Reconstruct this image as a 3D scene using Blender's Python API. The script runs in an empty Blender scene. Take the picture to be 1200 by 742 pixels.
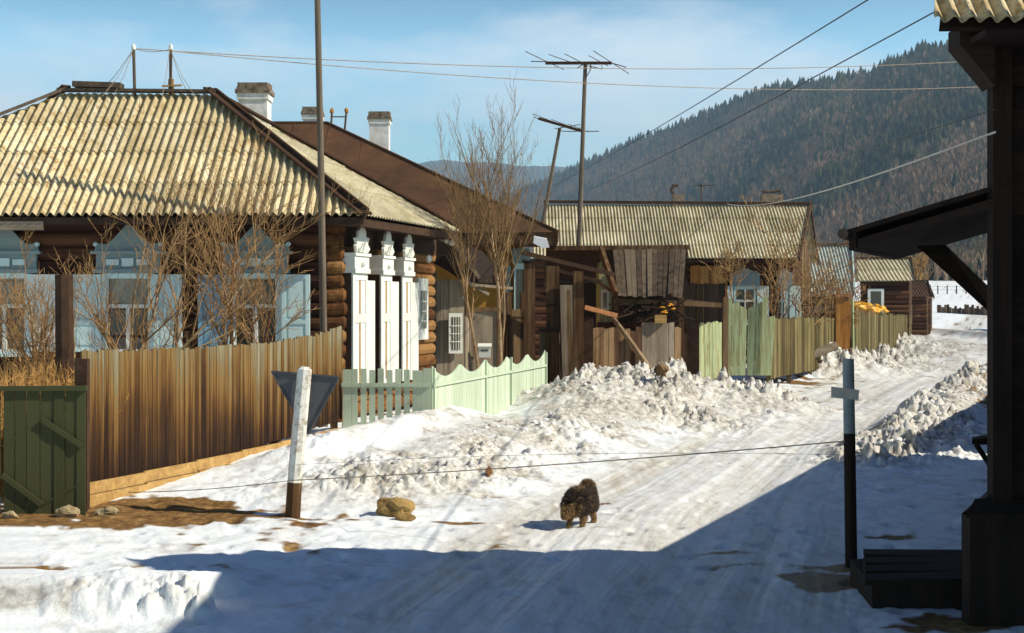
import bpy, math, random
import numpy as np
from mathutils import Vector, Matrix
random.seed(7)
sc = bpy.context.scene
COL = sc.collection
F = 1700.0; EYE = 2.5; HZ = 355.0
def P(px, py, Y):
    """world point seen at photo pixel (1200x742) at distance Y"""
    return Vector(((px-600)/F*Y, Y, EYE-(py-HZ)/F*Y))
def lerp(a, b, t): return a+(b-a)*t
def V(*a): return Vector(a)

# ------------------------------------------------------------------ object helpers
def tag(o, label, cat, group=None, kind=None):
    if label: o['label'] = label
    if cat: o['category'] = cat
    if group: o['group'] = group
    if kind: o['kind'] = kind
    return o
def thing(name, label, cat, loc, group=None):
    o = bpy.data.objects.new(name, None); COL.objects.link(o)
    o.empty_display_size = .2
    o.location = loc; tag(o, label, cat, group)
    return o
def base_of(o):
    p = Vector((0, 0, 0))
    while o is not None:
        p += Vector(o.location); o = o.parent
    return p
class MB:
    def __init__(s): s.v = []; s.f = []; s.k = []; s.m = []
    def mark(s): s.m.append((len(s.v), len(s.f))); return s
    def add(s, vs, fs):
        s.k.append((len(s.v), len(s.f))); n = len(s.v); s.v += [tuple(q) for q in vs]; s.f += [tuple(i+n for i in f) for f in fs]; return s
    def hexa(s, c):  # 8 corners: bottom 4 then top 4
        return s.add(c, [(0,3,2,1), (4,5,6,7), (0,1,5,4), (1,2,6,5), (2,3,7,6), (3,0,4,7)])
    def box(s, c, d):
        x, y, z = c; a, b, e = d[0]/2, d[1]/2, d[2]/2
        return s.hexa([(x-a,y-b,z-e),(x+a,y-b,z-e),(x+a,y+b,z-e),(x-a,y+b,z-e),(x-a,y-b,z+e),(x+a,y-b,z+e),(x+a,y+b,z+e),(x-a,y+b,z+e)])
    def fbox(s, fr, a0, a1, b0, b1, c0, c1):
        g = lambda a, b, c: fr.pt(a, b, c)
        return s.hexa([g(a0,b1,c0), g(a1,b1,c0), g(a1,b0,c0), g(a0,b0,c0), g(a0,b1,c1), g(a1,b1,c1), g(a1,b0,c1), g(a0,b0,c1)])
    def bar(s, p, q, w, h, up=(0,0,1)):
        p = Vector(p); q = Vector(q); d = (q-p).normalized(); up = Vector(up)
        if abs(d.dot(up)) > .98: up = Vector((0,1,0))
        r = d.cross(up).normalized(); u = r.cross(d).normalized()
        c = []
        for o in (p, q):
            c += [o-r*w/2-u*h/2, o+r*w/2-u*h/2, o+r*w/2+u*h/2, o-r*w/2+u*h/2]
        return s.add(c, [(0,1,2,3), (7,6,5,4), (0,4,5,1), (1,5,6,2), (2,6,7,3), (3,7,4,0)])
    def tube(s, pts, rads, n=8, cap=True):
        pts = [Vector(p) for p in pts]
        if not hasattr(rads, '__len__'): rads = [rads]*len(pts)
        rings = []; prev = None; vs = []; fs = []
        for i, p in enumerate(pts):
            d = (pts[min(i+1, len(pts)-1)]-pts[max(i-1, 0)]).normalized()
            if prev is None:
                a = Vector((0,0,1)) if abs(d.z) < .9 else Vector((1,0,0))
                r = d.cross(a).normalized()
            else:
                r = (prev-d*prev.dot(d))
                r = r.normalized() if r.length > 1e-6 else d.orthogonal().normalized()
            prev = r; u = d.cross(r)
            for k in range(n):
                t = 2*math.pi*k/n
                vs.append(p+(r*math.cos(t)+u*math.sin(t))*rads[i])
        for i in range(len(pts)-1):
            for k in range(n):
                a = i*n+k; b = i*n+(k+1) % n
                fs.append((a, b, b+n, a+n))
        if cap:
            fs.append(tuple(range(n-1, -1, -1))); fs.append(tuple((len(pts)-1)*n+k for k in range(n)))
        return s.add(vs, fs)
    def prism(s, poly, off):
        off = Vector(off); poly = [Vector(p) for p in poly]; n = len(poly)
        vs = poly+[p+off for p in poly]
        fs = [tuple(range(n-1, -1, -1)), tuple(range(n, 2*n))]+[(i, (i+1) % n, (i+1) % n+n, i+n) for i in range(n)]
        return s.add(vs, fs)
    def quad(s, a, b, c, d): return s.add([a, b, c, d], [(0,1,2,3)])
    def lump(s, c, r, sub=1, jit=.25, sq=(1,1,1), rnd=random):
        import bmesh
        key = sub
        if key not in LUMPS:
            bm = bmesh.new(); bmesh.ops.create_icosphere(bm, subdivisions=sub, radius=1)
            LUMPS[key] = ([v.co.copy() for v in bm.verts], [tuple(v.index for v in f.verts) for f in bm.faces]); bm.free()
        vs, fs = LUMPS[key]; c = Vector(c)
        a = rnd.random()*6.28; ca, sa = math.cos(a), math.sin(a)
        out = []
        for q in vs:
            k = r*(1+rnd.uniform(-jit, jit))
            x, y, z = q.x*k*sq[0], q.y*k*sq[1], q.z*k*sq[2]
            out.append((c.x+x*ca-y*sa, c.y+x*sa+y*ca, c.z+z))
        return s.add(out, fs)
    def parts(s, name, mat, parent, **kw):
        """each piece (or each marked group of pieces) becomes a part of its own"""
        ks = s.m or s.k; ks = ks+[(len(s.v), len(s.f))]; out = []
        for (a, fa), (b, fb) in zip(ks[:-1], ks[1:]):
            q = MB(); q.v = s.v[a:b]; q.f = [tuple(i-a for i in f) for f in s.f[fa:fb]]; out.append(q.build(name, mat, parent, **kw))
        return out
    def build(s, name, mat, parent=None, label=None, cat=None, group=None, kind=None, smooth=False, loc=None):
        me = bpy.data.meshes.new(name)
        if parent is not None: b = base_of(parent)
        elif loc is not None: b = Vector(loc)
        else: b = Vector((0,0,0))
        bx, by, bz = b
        me.from_pydata([(x-bx, y-by, z-bz) for x, y, z in s.v], [], s.f)
        if smooth: me.polygons.foreach_set('use_smooth', [True]*len(me.polygons))
        me.materials.append(mat); me.update()
        o = bpy.data.objects.new(name, me); COL.objects.link(o)
        if parent is not None: o.parent = parent
        elif loc is not None: o.location = loc
        tag(o, label, cat, group, kind)
        return o
LUMPS = {}
class Frame:
    """local frame: a along u, b outward n, c up"""
    def __init__(s, o, u):
        s.o = Vector(o); s.u = Vector((u[0], u[1], 0)).normalized(); s.n = Vector((s.u.y, -s.u.x, 0)); s.z = Vector((0,0,1))
    def pt(s, a, b, c): return s.o+s.u*a+s.n*b+s.z*c
def np_mesh(name, verts, faces, mat, **kw):
    me = bpy.data.meshes.new(name)
    me.vertices.add(len(verts)); me.vertices.foreach_set('co', verts.astype(np.float32).ravel())
    k = faces.shape[1]
    me.loops.add(faces.size); me.loops.foreach_set('vertex_index', faces.astype(np.int32).ravel())
    me.polygons.add(len(faces)); me.polygons.foreach_set('loop_start', np.arange(0, faces.size, k, dtype=np.int32))
    me.polygons.foreach_set('loop_total', np.full(len(faces), k, dtype=np.int32))
    if kw.get('smooth'): me.polygons.foreach_set('use_smooth', np.ones(len(faces), dtype=bool))
    me.update(calc_edges=True); me.materials.append(mat)
    o = bpy.data.objects.new(name, me); COL.objects.link(o)
    return o

# ------------------------------------------------------------------ materials
def new_mat(name):
    m = bpy.data.materials.new(name); m.use_nodes = True
    nt = m.node_tree; nt.nodes.clear()
    out = nt.nodes.new('ShaderNodeOutputMaterial'); b = nt.nodes.new('ShaderNodeBsdfPrincipled')
    nt.links.new(b.outputs[0], out.inputs[0]); return m, nt, b
def N(nt, t, **kw):
    n = nt.nodes.new(t)
    for k, v in kw.items(): setattr(n, k, v)
    return n
def ramp(nt, stops, fac, interp='LINEAR'):
    r = N(nt, 'ShaderNodeValToRGB'); r.color_ramp.interpolation = interp
    el = r.color_ramp.elements
    while len(el) < len(stops): el.new(.5)
    for e, (p, c) in zip(el, stops):
        e.position = p; e.color = (c, c, c, 1) if isinstance(c, (int, float)) else (*c, 1)
    nt.links.new(fac, r.inputs[0]); return r
def mixc(nt, fac, a, b, mode='MIX'):
    m = N(nt, 'ShaderNodeMix', data_type='RGBA', blend_type=mode)
    for i, v in ((0, fac), (6, a), (7, b)):
        if isinstance(v, (int, float)): m.inputs[i].default_value = v
        elif isinstance(v, tuple): m.inputs[i].default_value = (*v, 1)
        else: nt.links.new(v, m.inputs[i])
    return m.outputs[2]
def mth(nt, op, a, b=None):
    m = N(nt, 'ShaderNodeMath', operation=op)
    for i, v in ((0, a), (1, b)):
        if v is None: continue
        if isinstance(v, (int, float)): m.inputs[i].default_value = v
        else: nt.links.new(v, m.inputs[i])
    return m.outputs[0]
def noise(nt, scale, stretch=(1,1,1), detail=4, rough=.6):
    g = N(nt, 'ShaderNodeNewGeometry'); mp = N(nt, 'ShaderNodeMapping'); mp.inputs['Scale'].default_value = stretch
    nt.links.new(g.outputs['Position'], mp.inputs[0])
    n = N(nt, 'ShaderNodeTexNoise'); n.inputs['Scale'].default_value = scale; n.inputs['Detail'].default_value = detail
    n.inputs['Roughness'].default_value = rough
    nt.links.new(mp.outputs[0], n.inputs['Vector']); return n.outputs['Fac']
def wood(name, c1, c2, c3=None, axis='z', rough=.85, bump=.4, isl=.35, spec=.2, grain=9, paint=None, wear=(.62, .70)):
    """weathered timber: streaks along an axis, each board a little different, optional flaking paint"""
    m, nt, b = new_mat(name)
    st = {'z': (grain, grain, .55), 'x': (.5, grain, grain), 'y': (grain, .5, grain), 'n': (grain*.5,)*3}[axis]
    n1 = noise(nt, 1.0, st, 6, .65); n2 = noise(nt, 3.3, st, 5, .7); n3 = noise(nt, .9, (1,1,1), 4)
    g = N(nt, 'ShaderNodeNewGeometry')
    f = mth(nt, 'ADD', mth(nt, 'MULTIPLY', n1, .75), mth(nt, 'MULTIPLY', mth(nt, 'SUBTRACT', g.outputs['Random Per Island'], .5), isl))
    f = mth(nt, 'ADD', f, mth(nt, 'MULTIPLY', n3, .25))
    stops = [(.32, c1), (.62, c2)] if c3 is None else [(.30, c1), (.5, c2), (.66, c3)]
    col = ramp(nt, stops, f).outputs[0]
    fine = ramp(nt, [(.35, .55), (.6, 1.0)], n2).outputs[0]
    col = mixc(nt, .7, col, fine, 'MULTIPLY')
    if paint is not None:
        pn = noise(nt, 2.2, st, 6, .75)
        msk = ramp(nt, [(wear[0], 0.0), (wear[1], 1.0)], pn).outputs[0]
        v = ramp(nt, [(0, .78), (1, 1.0)], g.outputs['Random Per Island']).outputs[0]
        pc = mixc(nt, 1.0, paint, v, 'MULTIPLY')
        pc = mixc(nt, .35, pc, ramp(nt, [(.3, .7), (.65, 1.0)], n3).outputs[0], 'MULTIPLY')
        col = mixc(nt, msk, pc, col)
    nt.links.new(col, b.inputs['Base Color']); b.inputs['Roughness'].default_value = rough
    b.inputs['Specular IOR Level'].default_value = spec
    bp = N(nt, 'ShaderNodeBump'); bp.inputs['Strength'].default_value = bump; bp.inputs['Distance'].default_value = .01
    nt.links.new(n2, bp.inputs['Height']); nt.links.new(bp.outputs[0], b.inputs['Normal'])
    return m
def plain(name, c1, c2, scale=3, rough=.8, spec=.3, bump=.2, metal=0, dist=.01):
    m, nt, b = new_mat(name)
    n1 = noise(nt, scale, (1,1,1), 6, .65)
    nt.links.new(ramp(nt, [(.35, c1), (.65, c2)], n1).outputs[0], b.inputs['Base Color'])
    b.inputs['Roughness'].default_value = rough; b.inputs['Specular IOR Level'].default_value = spec; b.inputs['Metallic'].default_value = metal
    n2 = noise(nt, scale*6, (1,1,1), 4)
    bp = N(nt, 'ShaderNodeBump'); bp.inputs['Strength'].default_value = bump; bp.inputs['Distance'].default_value = dist
    nt.links.new(n2, bp.inputs['Height']); nt.links.new(bp.outputs[0], b.inputs['Normal'])
    return m
def slate(name, cA, cB, cC, lich=(.30, .17, .05), amount=.63):
    """old asbestos cement sheet: pale, streaked, with lichen spots"""
    m, nt, b = new_mat(name)
    n1 = noise(nt, 1.3, (3, .8, .8), 6, .7); n2 = noise(nt, 9, (1,1,1), 5, .7); n3 = noise(nt, .45, (1,1,1), 4)
    col = ramp(nt, [(.3, cA), (.5, cB), (.68, cC)], n1).outputs[0]
    g = N(nt, 'ShaderNodeNewGeometry')
    col = mixc(nt, 1.0, col, ramp(nt, [(0, .66), (1, 1.0)], g.outputs['Random Per Island']).outputs[0], 'MULTIPLY')
    spot = ramp(nt, [(amount-.07, 0.0), (amount+.02, 1.0)], mth(nt, 'ADD', mth(nt, 'MULTIPLY', n2, .75), mth(nt, 'MULTIPLY', n3, .3))).outputs[0]
    col = mixc(nt, mth(nt, 'MULTIPLY', spot, .75), col, lich)
    col = mixc(nt, .5, col, ramp(nt, [(.35, .5), (.6, 1.0)], noise(nt, 22, (1,1,1), 4, .7)).outputs[0], 'MULTIPLY')
    nt.links.new(col, b.inputs['Base Color']); b.inputs['Roughness'].default_value = .9; b.inputs['Specular IOR Level'].default_value = .15
    bp = N(nt, 'ShaderNodeBump'); bp.inputs['Strength'].default_value = .4; bp.inputs['Distance'].default_value = .01
    nt.links.new(n2, bp.inputs['Height']); nt.links.new(bp.outputs[0], b.inputs['Normal'])
    return m

M = {}
M['slate'] = slate('slate_sheet', (.44,.34,.17), (.70,.58,.34), (.82,.75,.53))
M['slate_far'] = slate('slate_sheet_far', (.40,.34,.19), (.60,.53,.34), (.72,.66,.47), amount=.72)
M['slate_green'] = slate('slate_sheet_green', (.34,.38,.34), (.46,.50,.45), (.58,.62,.56), amount=.8)
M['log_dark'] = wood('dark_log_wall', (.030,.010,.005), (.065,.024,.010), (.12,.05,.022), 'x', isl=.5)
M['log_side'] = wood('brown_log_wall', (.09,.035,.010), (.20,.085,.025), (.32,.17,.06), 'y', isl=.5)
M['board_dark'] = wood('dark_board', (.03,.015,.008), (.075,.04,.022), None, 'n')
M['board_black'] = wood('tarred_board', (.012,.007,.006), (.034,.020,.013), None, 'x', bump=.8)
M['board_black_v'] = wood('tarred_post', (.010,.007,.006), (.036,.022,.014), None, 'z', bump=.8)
M['board_grey'] = wood('grey_weathered_board', (.10,.075,.05), (.22,.17,.12), (.34,.28,.20), 'z')
M['board_grey_x'] = wood('grey_weathered_rail', (.12,.09,.06), (.30,.24,.17), None, 'x')
M['board_brown'] = wood('brown_weathered_board', (.035,.016,.008), (.10,.050,.020), (.22,.14,.07), 'z')
M['board_yellow'] = wood('fresh_pine_board', (.32,.17,.05), (.52,.33,.12), None, 'x', grain=5)
M['board_orange'] = wood('orange_stained_board', (.16,.06,.015), (.36,.15,.03), (.48,.25,.07), 'z', grain=6)
M['board_olive'] = wood('olive_weathered_board', (.05,.036,.012), (.125,.092,.03), (.22,.18,.075), 'z')
M['board_roof'] = wood('plank_roof_board', (.04,.028,.018), (.095,.068,.043), (.17,.13,.09), 'z')
M['green_dark'] = wood('dark_green_painted_board', (.03,.03,.012), (.07,.06,.03), None, 'z', paint=(.058,.062,.024), isl=.2, wear=(.66,.8))
M['green_pale'] = wood('pale_green_painted_picket', (.25,.25,.13), (.4,.38,.22), None, 'z', paint=(.58,.68,.50), wear=(.58,.74), isl=.2)
M['green_fence'] = wood('worn_green_painted_board', (.20,.18,.07), (.36,.33,.16), None, 'z', paint=(.44,.52,.29), wear=(.42,.60))
M['white_paint'] = wood('white_painted_wood', (.35,.30,.2), (.55,.5,.38), None, 'z', paint=(.80,.82,.74), wear=(.68,.78), isl=.15, bump=.2)
M['blue_paint'] = wood('pale_blue_painted_wood', (.25,.28,.26), (.4,.45,.42), None, 'z', paint=(.64,.82,.80), wear=(.62,.74), isl=.15, bump=.2)
M['blue_trim'] = wood('blue_painted_trim', (.16,.22,.25), (.3,.36,.38), None, 'x', paint=(.26,.34,.34), wear=(.56,.7), isl=.15, bump=.2)
M['blue_deep'] = wood('deep_blue_painted_wood', (.16,.22,.25), (.3,.36,.38), None, 'z', paint=(.26,.46,.58), wear=(.6,.7), isl=.15, bump=.2)
M['whitewash'] = plain('whitewashed_brick', (.60,.58,.52), (.84,.84,.80), 5, .9, .1, .6)
M['brick_cap'] = plain('sooty_brick', (.10,.07,.05), (.30,.24,.18), 9, .9, .1, .6)
M['metal_roof'] = None
M['ochre'] = plain('ochre_plaster', (.42,.20,.03), (.56,.30,.06), 4, .9, .1, .3)
M['iron'] = plain('rusty_iron', (.05,.035,.025), (.12,.08,.05), 8, .7, .3, .3)
M['wire'] = plain('old_wire', (.22,.17,.12), (.36,.28,.20), 8, .7, .3, .1)
M['cable_dark'] = plain('dark_cable', (.03,.03,.035), (.06,.055,.05), 8, .7, .3, .1)
M['cable_white'] = plain('pale_cable', (.55,.52,.46), (.68,.64,.56), 8, .7, .3, .1)
M['sign_back'] = plain('grey_painted_steel', (.050,.055,.062), (.085,.09,.10), 5, .5, .4, .1)
M['pole'] = wood('pole_timber', (.09,.07,.05), (.19,.15,.11), None, 'z', grain=14)
M['bark'] = wood('young_tree_bark', (.13,.07,.035), (.30,.19,.10), (.42,.31,.18), 'n', bump=.3)
M['bark_red'] = wood('reddish_bark', (.22,.08,.03), (.38,.17,.07), None, 'n', bump=.3)
M['twig'] = plain('twig_bark', (.18,.095,.04), (.44,.27,.11), 4, .8, .2, .1)
M['post_white_shaded'] = plain('shade_tinted_white_pipe', (.17,.20,.21), (.28,.32,.33), 6, .6, .3, .2)  # white post paint with the blue-grey of building shade put into its colour
M['twig_grey'] = plain('grey_twig_bark', (.10,.065,.04), (.25,.165,.095), 4, .8, .2, .1)
M['twig_mid'] = plain('brown_twig_bark', (.13,.075,.035), (.32,.20,.09), 4, .8, .2, .1)
M['stone'] = plain('yellow_brown_stone', (.20,.12,.04), (.45,.30,.11), 6, .9, .2, .8, dist=.03)
M['stone_grey'] = plain('grey_field_stone', (.26,.19,.09), (.46,.37,.22), 6, .9, .2, .8, dist=.03)
M['weeds'] = plain('dry_orange_weeds', (.34,.16,.04), (.60,.36,.12), 3, .8, .2, .1)
M['tarp'] = plain('orange_tarpaulin', (.75,.35,.02), (.85,.45,.04), 3, .5, .4, .1)
M['snow_clean'] = plain('clean_snow', (.76,.79,.83), (.86,.87,.89), 8, .75, .2, .5, dist=.02)
def glass(name, c):
    m, nt, b = new_mat(name); b.inputs['Base Color'].default_value = (*c, 1); b.inputs['Roughness'].default_value = .08
    b.inputs['Specular IOR Level'].default_value = .6; return m
M['post_white'] = wood('weathered_white_post', (.30,.22,.13), (.5,.45,.35), None, 'n', paint=(.80,.79,.72), wear=(.50, .62), isl=.1)
M['glass'] = glass('dark_window_glass', (.03,.028,.022))
def netting():
    m, nt, b = new_mat('curtain_glass')
    n = noise(nt, 3, (3,3,.6), 5)
    nt.links.new(ramp(nt, [(.35, (.10,.09,.06)), (.7, (.30,.27,.20))], n).outputs[0], b.inputs['Base Color'])
    b.inputs['Roughness'].default_value = .15; return m
M['curtain'] = netting()
def metal_roof():
    m, nt, b = new_mat('rusty_sheet_roof')
    n1 = noise(nt, .8, (1,1,1), 7, .7); n2 = noise(nt, 6, (1,1,1), 5, .7)
    c = ramp(nt, [(.35, (.06,.026,.010)), (.6, (.11,.050,.020)), (.75, (.17,.085,.035))], n1).outputs[0]
    c = mixc(nt, .5, c, ramp(nt, [(.3, .6), (.65, 1.0)], n2).outputs[0], 'MULTIPLY')
    nt.links.new(c, b.inputs['Base Color']); b.inputs['Roughness'].default_value = .85; b.inputs['Specular IOR Level'].default_value = .35
    return m
M['metal_roof'] = metal_roof()
def fence_mat():
    """vertical fence boards: silver weathering at the top, rain streaks and brown stain below"""
    m, nt, b = new_mat('stained_fence_board')
    g = N(nt, 'ShaderNodeNewGeometry'); sp = N(nt, 'ShaderNodeSeparateXYZ'); nt.links.new(g.outputs['Position'], sp.inputs[0])
    st = (16, 16, .35)
    n1 = noise(nt, 1.0, st, 6, .7); n2 = noise(nt, 2.6, st, 6, .75); n3 = noise(nt, .7, (1,1,1), 3)
    h = mth(nt, 'MULTIPLY', mth(nt, 'SUBTRACT', sp.outputs[2], .45), .55)
    f = mth(nt, 'ADD', h, mth(nt, 'MULTIPLY', mth(nt, 'SUBTRACT', n1, .5), 1.6))
    f = mth(nt, 'ADD', f, mth(nt, 'MULTIPLY', mth(nt, 'SUBTRACT', g.outputs['Random Per Island'], .5), .35))
    f = mth(nt, 'ADD', f, mth(nt, 'MULTIPLY', mth(nt, 'SUBTRACT', n3, .5), .6))
    c = ramp(nt, [(.0, (.024,.010,.004)), (.26, (.070,.031,.009)), (.46, (.155,.075,.020)), (.66, (.24,.14,.042)), (.86, (.22,.17,.085)), (1, (.29,.25,.155))], f).outputs[0]
    c = mixc(nt, .8, c, ramp(nt, [(.36, .35), (.6, 1.0)], n2).outputs[0], 'MULTIPLY')
    nt.links.new(c, b.inputs['Base Color']); b.inputs['Roughness'].default_value = .85; b.inputs['Specular IOR Level'].default_value = .2
    bp = N(nt, 'ShaderNodeBump'); bp.inputs['Strength'].default_value = .5; bp.inputs['Distance'].default_value = .01
    nt.links.new(n2, bp.inputs['Height']); nt.links.new(bp.outputs[0], b.inputs['Normal'])
    return m
M['fence'] = fence_mat()

# ------------------------------------------------------------------ numpy noise
def _h(ix, iy, s):
    h = (ix.astype(np.int64)*374761393+iy.astype(np.int64)*668265263+s*1442695041) & 0xffffffff
    h = ((h ^ (h >> 13))*1274126177) & 0xffffffff
    return ((h ^ (h >> 16)) & 0xffffff)/float(0xffffff)
def vn(x, y, s=0):
    ix = np.floor(x); iy = np.floor(y); fx = x-ix; fy = y-iy
    fx = fx*fx*(3-2*fx); fy = fy*fy*(3-2*fy)
    a = _h(ix, iy, s); b = _h(ix+1, iy, s); c = _h(ix, iy+1, s); d = _h(ix+1, iy+1, s)
    return (a+(b-a)*fx)*(1-fy)+(c+(d-c)*fx)*fy
def fbm(x, y, o=4, s=0, g=.5):
    t = 0; a = 1; w = 0
    for i in range(o):
        t = t+a*vn(x*2**i+17*i, y*2**i-9*i, s+i); w += a; a *= g
    return t/w
def worley(x, y, s=0):
    ix = np.floor(x); iy = np.floor(y); best = np.full(x.shape, 9.0); val = np.zeros(x.shape)
    for dx in (-1, 0, 1):
        for dy in (-1, 0, 1):
            cx = ix+dx; cy = iy+dy
            px = cx+_h(cx, cy, s); py = cy+_h(cx, cy, s+7)
            d = (px-x)**2+(py-y)**2
            m = d < best; best = np.where(m, d, best); val = np.where(m, _h(cx, cy, s+3), val)
    return np.sqrt(best), val
def ss(x, a, b):
    t = np.clip((x-a)/(b-a), 0, 1); return t*t*(3-2*t)
RC = ([3,11,17.3,25.8,40,56.7,80,121,300,3000], [-1.5,.5,1.9,4.6,9.4,16,24.5,39,104,1060])
FENCE_X = ([3,17,23.5,30.9,42,52,75,130,3000], [-9.9,-5.05,-2.0,.7,5.5,12.2,20.6,40,1000])
RB = ([18,22.5,25.5,28.5,36.4,55,90], [4.2,5.7,6.9,8.3,11.8,20,34])
def ground(X, Y):
    """height, rubble amount, dirt amount, road amount (arrays)"""
    xc = np.interp(Y, *RC); d = X-xc
    hw = np.interp(Y, [3,14,17,26,40,60,3000], [2.4,2.2,2.1,1.75,1.9,3,3])
    wob = (fbm(X*.5, Y*.35, 3, 5)-.5)
    left = -d-hw+wob*1.0; right = d-hw
    yard = np.interp(Y, [8,15.5,17,19,23,31,60,120,200], [.02,.02,.07,.22,.45,.34,.3,.1,.0])
    z = yard*ss(left, -.15, 2.6)
    tr = fbm(d*2.6+.6*fbm(X*.3, Y*.25, 2, 60), Y*.10, 5, 61, .6)
    # gently rutted road
    ruts = np.exp(-((np.abs(d+.2)-.75)/.28)**2)
    road = (1-ss(np.abs(d)-hw, -.5, .3))*ss(Y, 8, 13)
    z = z-.03*ruts*road+.03*(fbm(X*1.3, Y*.5, 4, 2)-.5)+.085*road*(tr-.5)*(1-ss(Y, 40, 60))
    z = z+.05*(fbm(X*.6, Y*.6, 3, 9)-.5)
    rub = np.zeros(X.shape); heap = np.zeros(X.shape)
    def g(cx, cy, sx, sy, a, rot=0):
        c, s_ = math.cos(rot), math.sin(rot); u = (X-cx)*c+(Y-cy)*s_; v = -(X-cx)*s_+(Y-cy)*c
        return a*np.exp(-((u/sx)**2+(v/sy)**2))
    # shovelled bank along the fences
    edge = X-np.interp(Y, *FENCE_X)
    b1 = np.exp(-((left-1.7)/1.3)**2)*ss(Y, 16.2, 18.5)*(1-ss(Y, 30, 33))
    z = z+.13*b1; rub = np.maximum(rub, .55*b1)
    b0 = np.exp(-((edge-.75)/.5)**2)*ss(Y, 18.8, 20.6)*(1-ss(Y, 24.0, 26)); z = z+.30*b0; rub = np.maximum(rub, .3*b0)
    for a in ((3.9,32,1.9,1.4,.66), (1.9,32.4,.9,1.1,.46), (5.7,32.6,1.2,1.0,.36), (1.0,29.0,1.3,1.3,.30), (2.8,29.0,1.9,1.4,.34),
              (10.2,49,1.6,1.3,.95), (12.2,50.5,1.3,1.4,.6), (14.2,56,2,3,.55), (18.5,68,1.8,5,.8), (23,82,3,8,.6)):
        q = g(*a); z = z+q; heap = heap+q; rub = np.maximum(rub, np.clip(q/a[4]*1.35, 0, 1)*(1.15 if a[4] > .5 else .8))
    # bank on the right of the road
    rx = np.interp(Y, *RB); amp = np.interp(Y, [19,22,25,28,36,55,90], [0,.10,.34,.6,.85,.7,.4])
    w = np.where(X < rx, .85, 1.3)
    q = amp*np.exp(-((X-rx)/w)**2); z = z+q+ss(X-rx, -.5, 1.5)*.18*ss(Y, 18, 24)
    rb = np.clip(q/np.maximum(amp, .05), 0, 1)*ss(Y, 20.5, 23); rub = np.maximum(rub, rb); 
    # thick crust of old snow at lower left
    lip = ss(-2.35+.5*(fbm(Y*2, X*1.2, 3, 31)-.5)-X, 0, .25)*ss(Y+.5*(fbm(X*1.9, Y*1.3, 4, 12)-.5), 11.30, 11.95)
    lip = lip*(1-ss(Y, 12.0, 13.4)*.9)
    z = z+.24*lip
    face = lip*(1-ss(Y, 11.95, 12.3)); rub = np.maximum(rub, np.clip(.9*np.clip(4*lip*(1-lip), 0, 1)*(1-ss(Y, 11.9, 12.4))+.30*face, 0, .6)*ss(-2.2-X, 0, .3))
    # ground close under the left yard
    far = ss(Y, 120, 260); z = z+far*4.8*ss(X, -40, 20)+ss(Y, 260, 420)*6
    # rubble relief
    near = 1-ss(Y, 55, 95)
    w1, v1 = worley(X*2.2+wob*2, Y*2.2, 1); w2, v2 = worley(X*5.2, Y*5.2+wob*3, 4); w3, v3 = worley(X*11, Y*11, 8)
    w4, v4 = worley(X*3.4+1.2*fbm(X*4, Y*4, 2, 81), Y*3.4+wob*2, 31)
    w5, v5 = worley(X*17+fbm(X*9, Y*9, 2, 91), Y*15, 55)
    rr = (.10*v1*(1-ss(w1,.2,.9))+.11*v4*(1-ss(w4,.25,.75))+.10*v2*(1-ss(w2,.3,.75))+.065*v3*(1-ss(w3,.3,.8))+.035*v5*(1-ss(w5,.3,.8))+.24*(fbm(X*2.0+wob, Y*1.6, 5, 71, .6)-.5)-.10)
    rmod = .35+1.5*ss(fbm(X*.9+3, Y*.7, 4, 77), .35, .68)
    z = z+rub*rr*near*rmod*(1.0+.25*ss(heap, .15, .4))
    z = z+(1-rub)*near*(.030*(fbm(X*6, Y*5, 4, 44)-.5)*(1-.5*road)+.05*(fbm(X*2.2, Y*1.8, 3, 45)-.5)*(1-.8*road))
    # dirt: bare soil, mud, cinders
    n = fbm(X*.9, Y*.9, 5, 21); n2 = fbm(X*3.1, Y*3.1, 4, 23)
    dirt = g(-4.5,16.9,1.4,.65,1.6,.30)+g(-6.3,16.1,2.2,.52,1.7)+g(-3.9,16.4,1.3,.30,.85,.1)
    dirt = dirt+g(-2.6,16.45,.35,.06,1.1)+g(2.75,13.0,.32,.55,1.0,-.2)+g(3.3,13.75,.55,.2,1.0)+g(2.0,14.6,.5,.12,.5)+g(3.6,11.2,.9,.3,.9)
    dirt = dirt+g(-.55,16.55,.55,.10,.75)
    dirt = dirt+(ss(Y, 38, 46)*(1-ss(Y, 62, 75))*np.exp(-((left-.4)/1.5)**2))*.75*(1-ss(heap, .08, .3))
    dirt = dirt+np.exp(-((X-np.interp(Y, *RB)-1.3)/.8)**2)*ss(Y, 26, 29)*(1-ss(Y, 40, 46))*.85
    dirt = dirt+ss(Y, 90, 110)*(1-ss(Y, 140, 170))*.25
    dm = ss(np.minimum(dirt, 1.1)+(n-.5)*1.5+(n2-.5)*1.3, .50, .72)
    grime = np.clip(rub*(.45+1.3*(n-.38))+np.clip(heap*1.8, 0, 1)*(.15+.75*n2)+b1*.25+rb*.30*n+.25*ss(n2, .5, .7), 0, 1)
    fp_, _q = worley(X*1.6+.4*wob, Y*1.25, 99); z = z-.030*(1-ss(fp_, .10, .24))*(1-rub)*near*ss(n, .42, .55)
    global TRK; TRK = tr
    return z, rub, dm, road, grime
def gz(x, y):
    return float(ground(np.array([float(x)]), np.array([float(y)]))[0][0])

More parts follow.
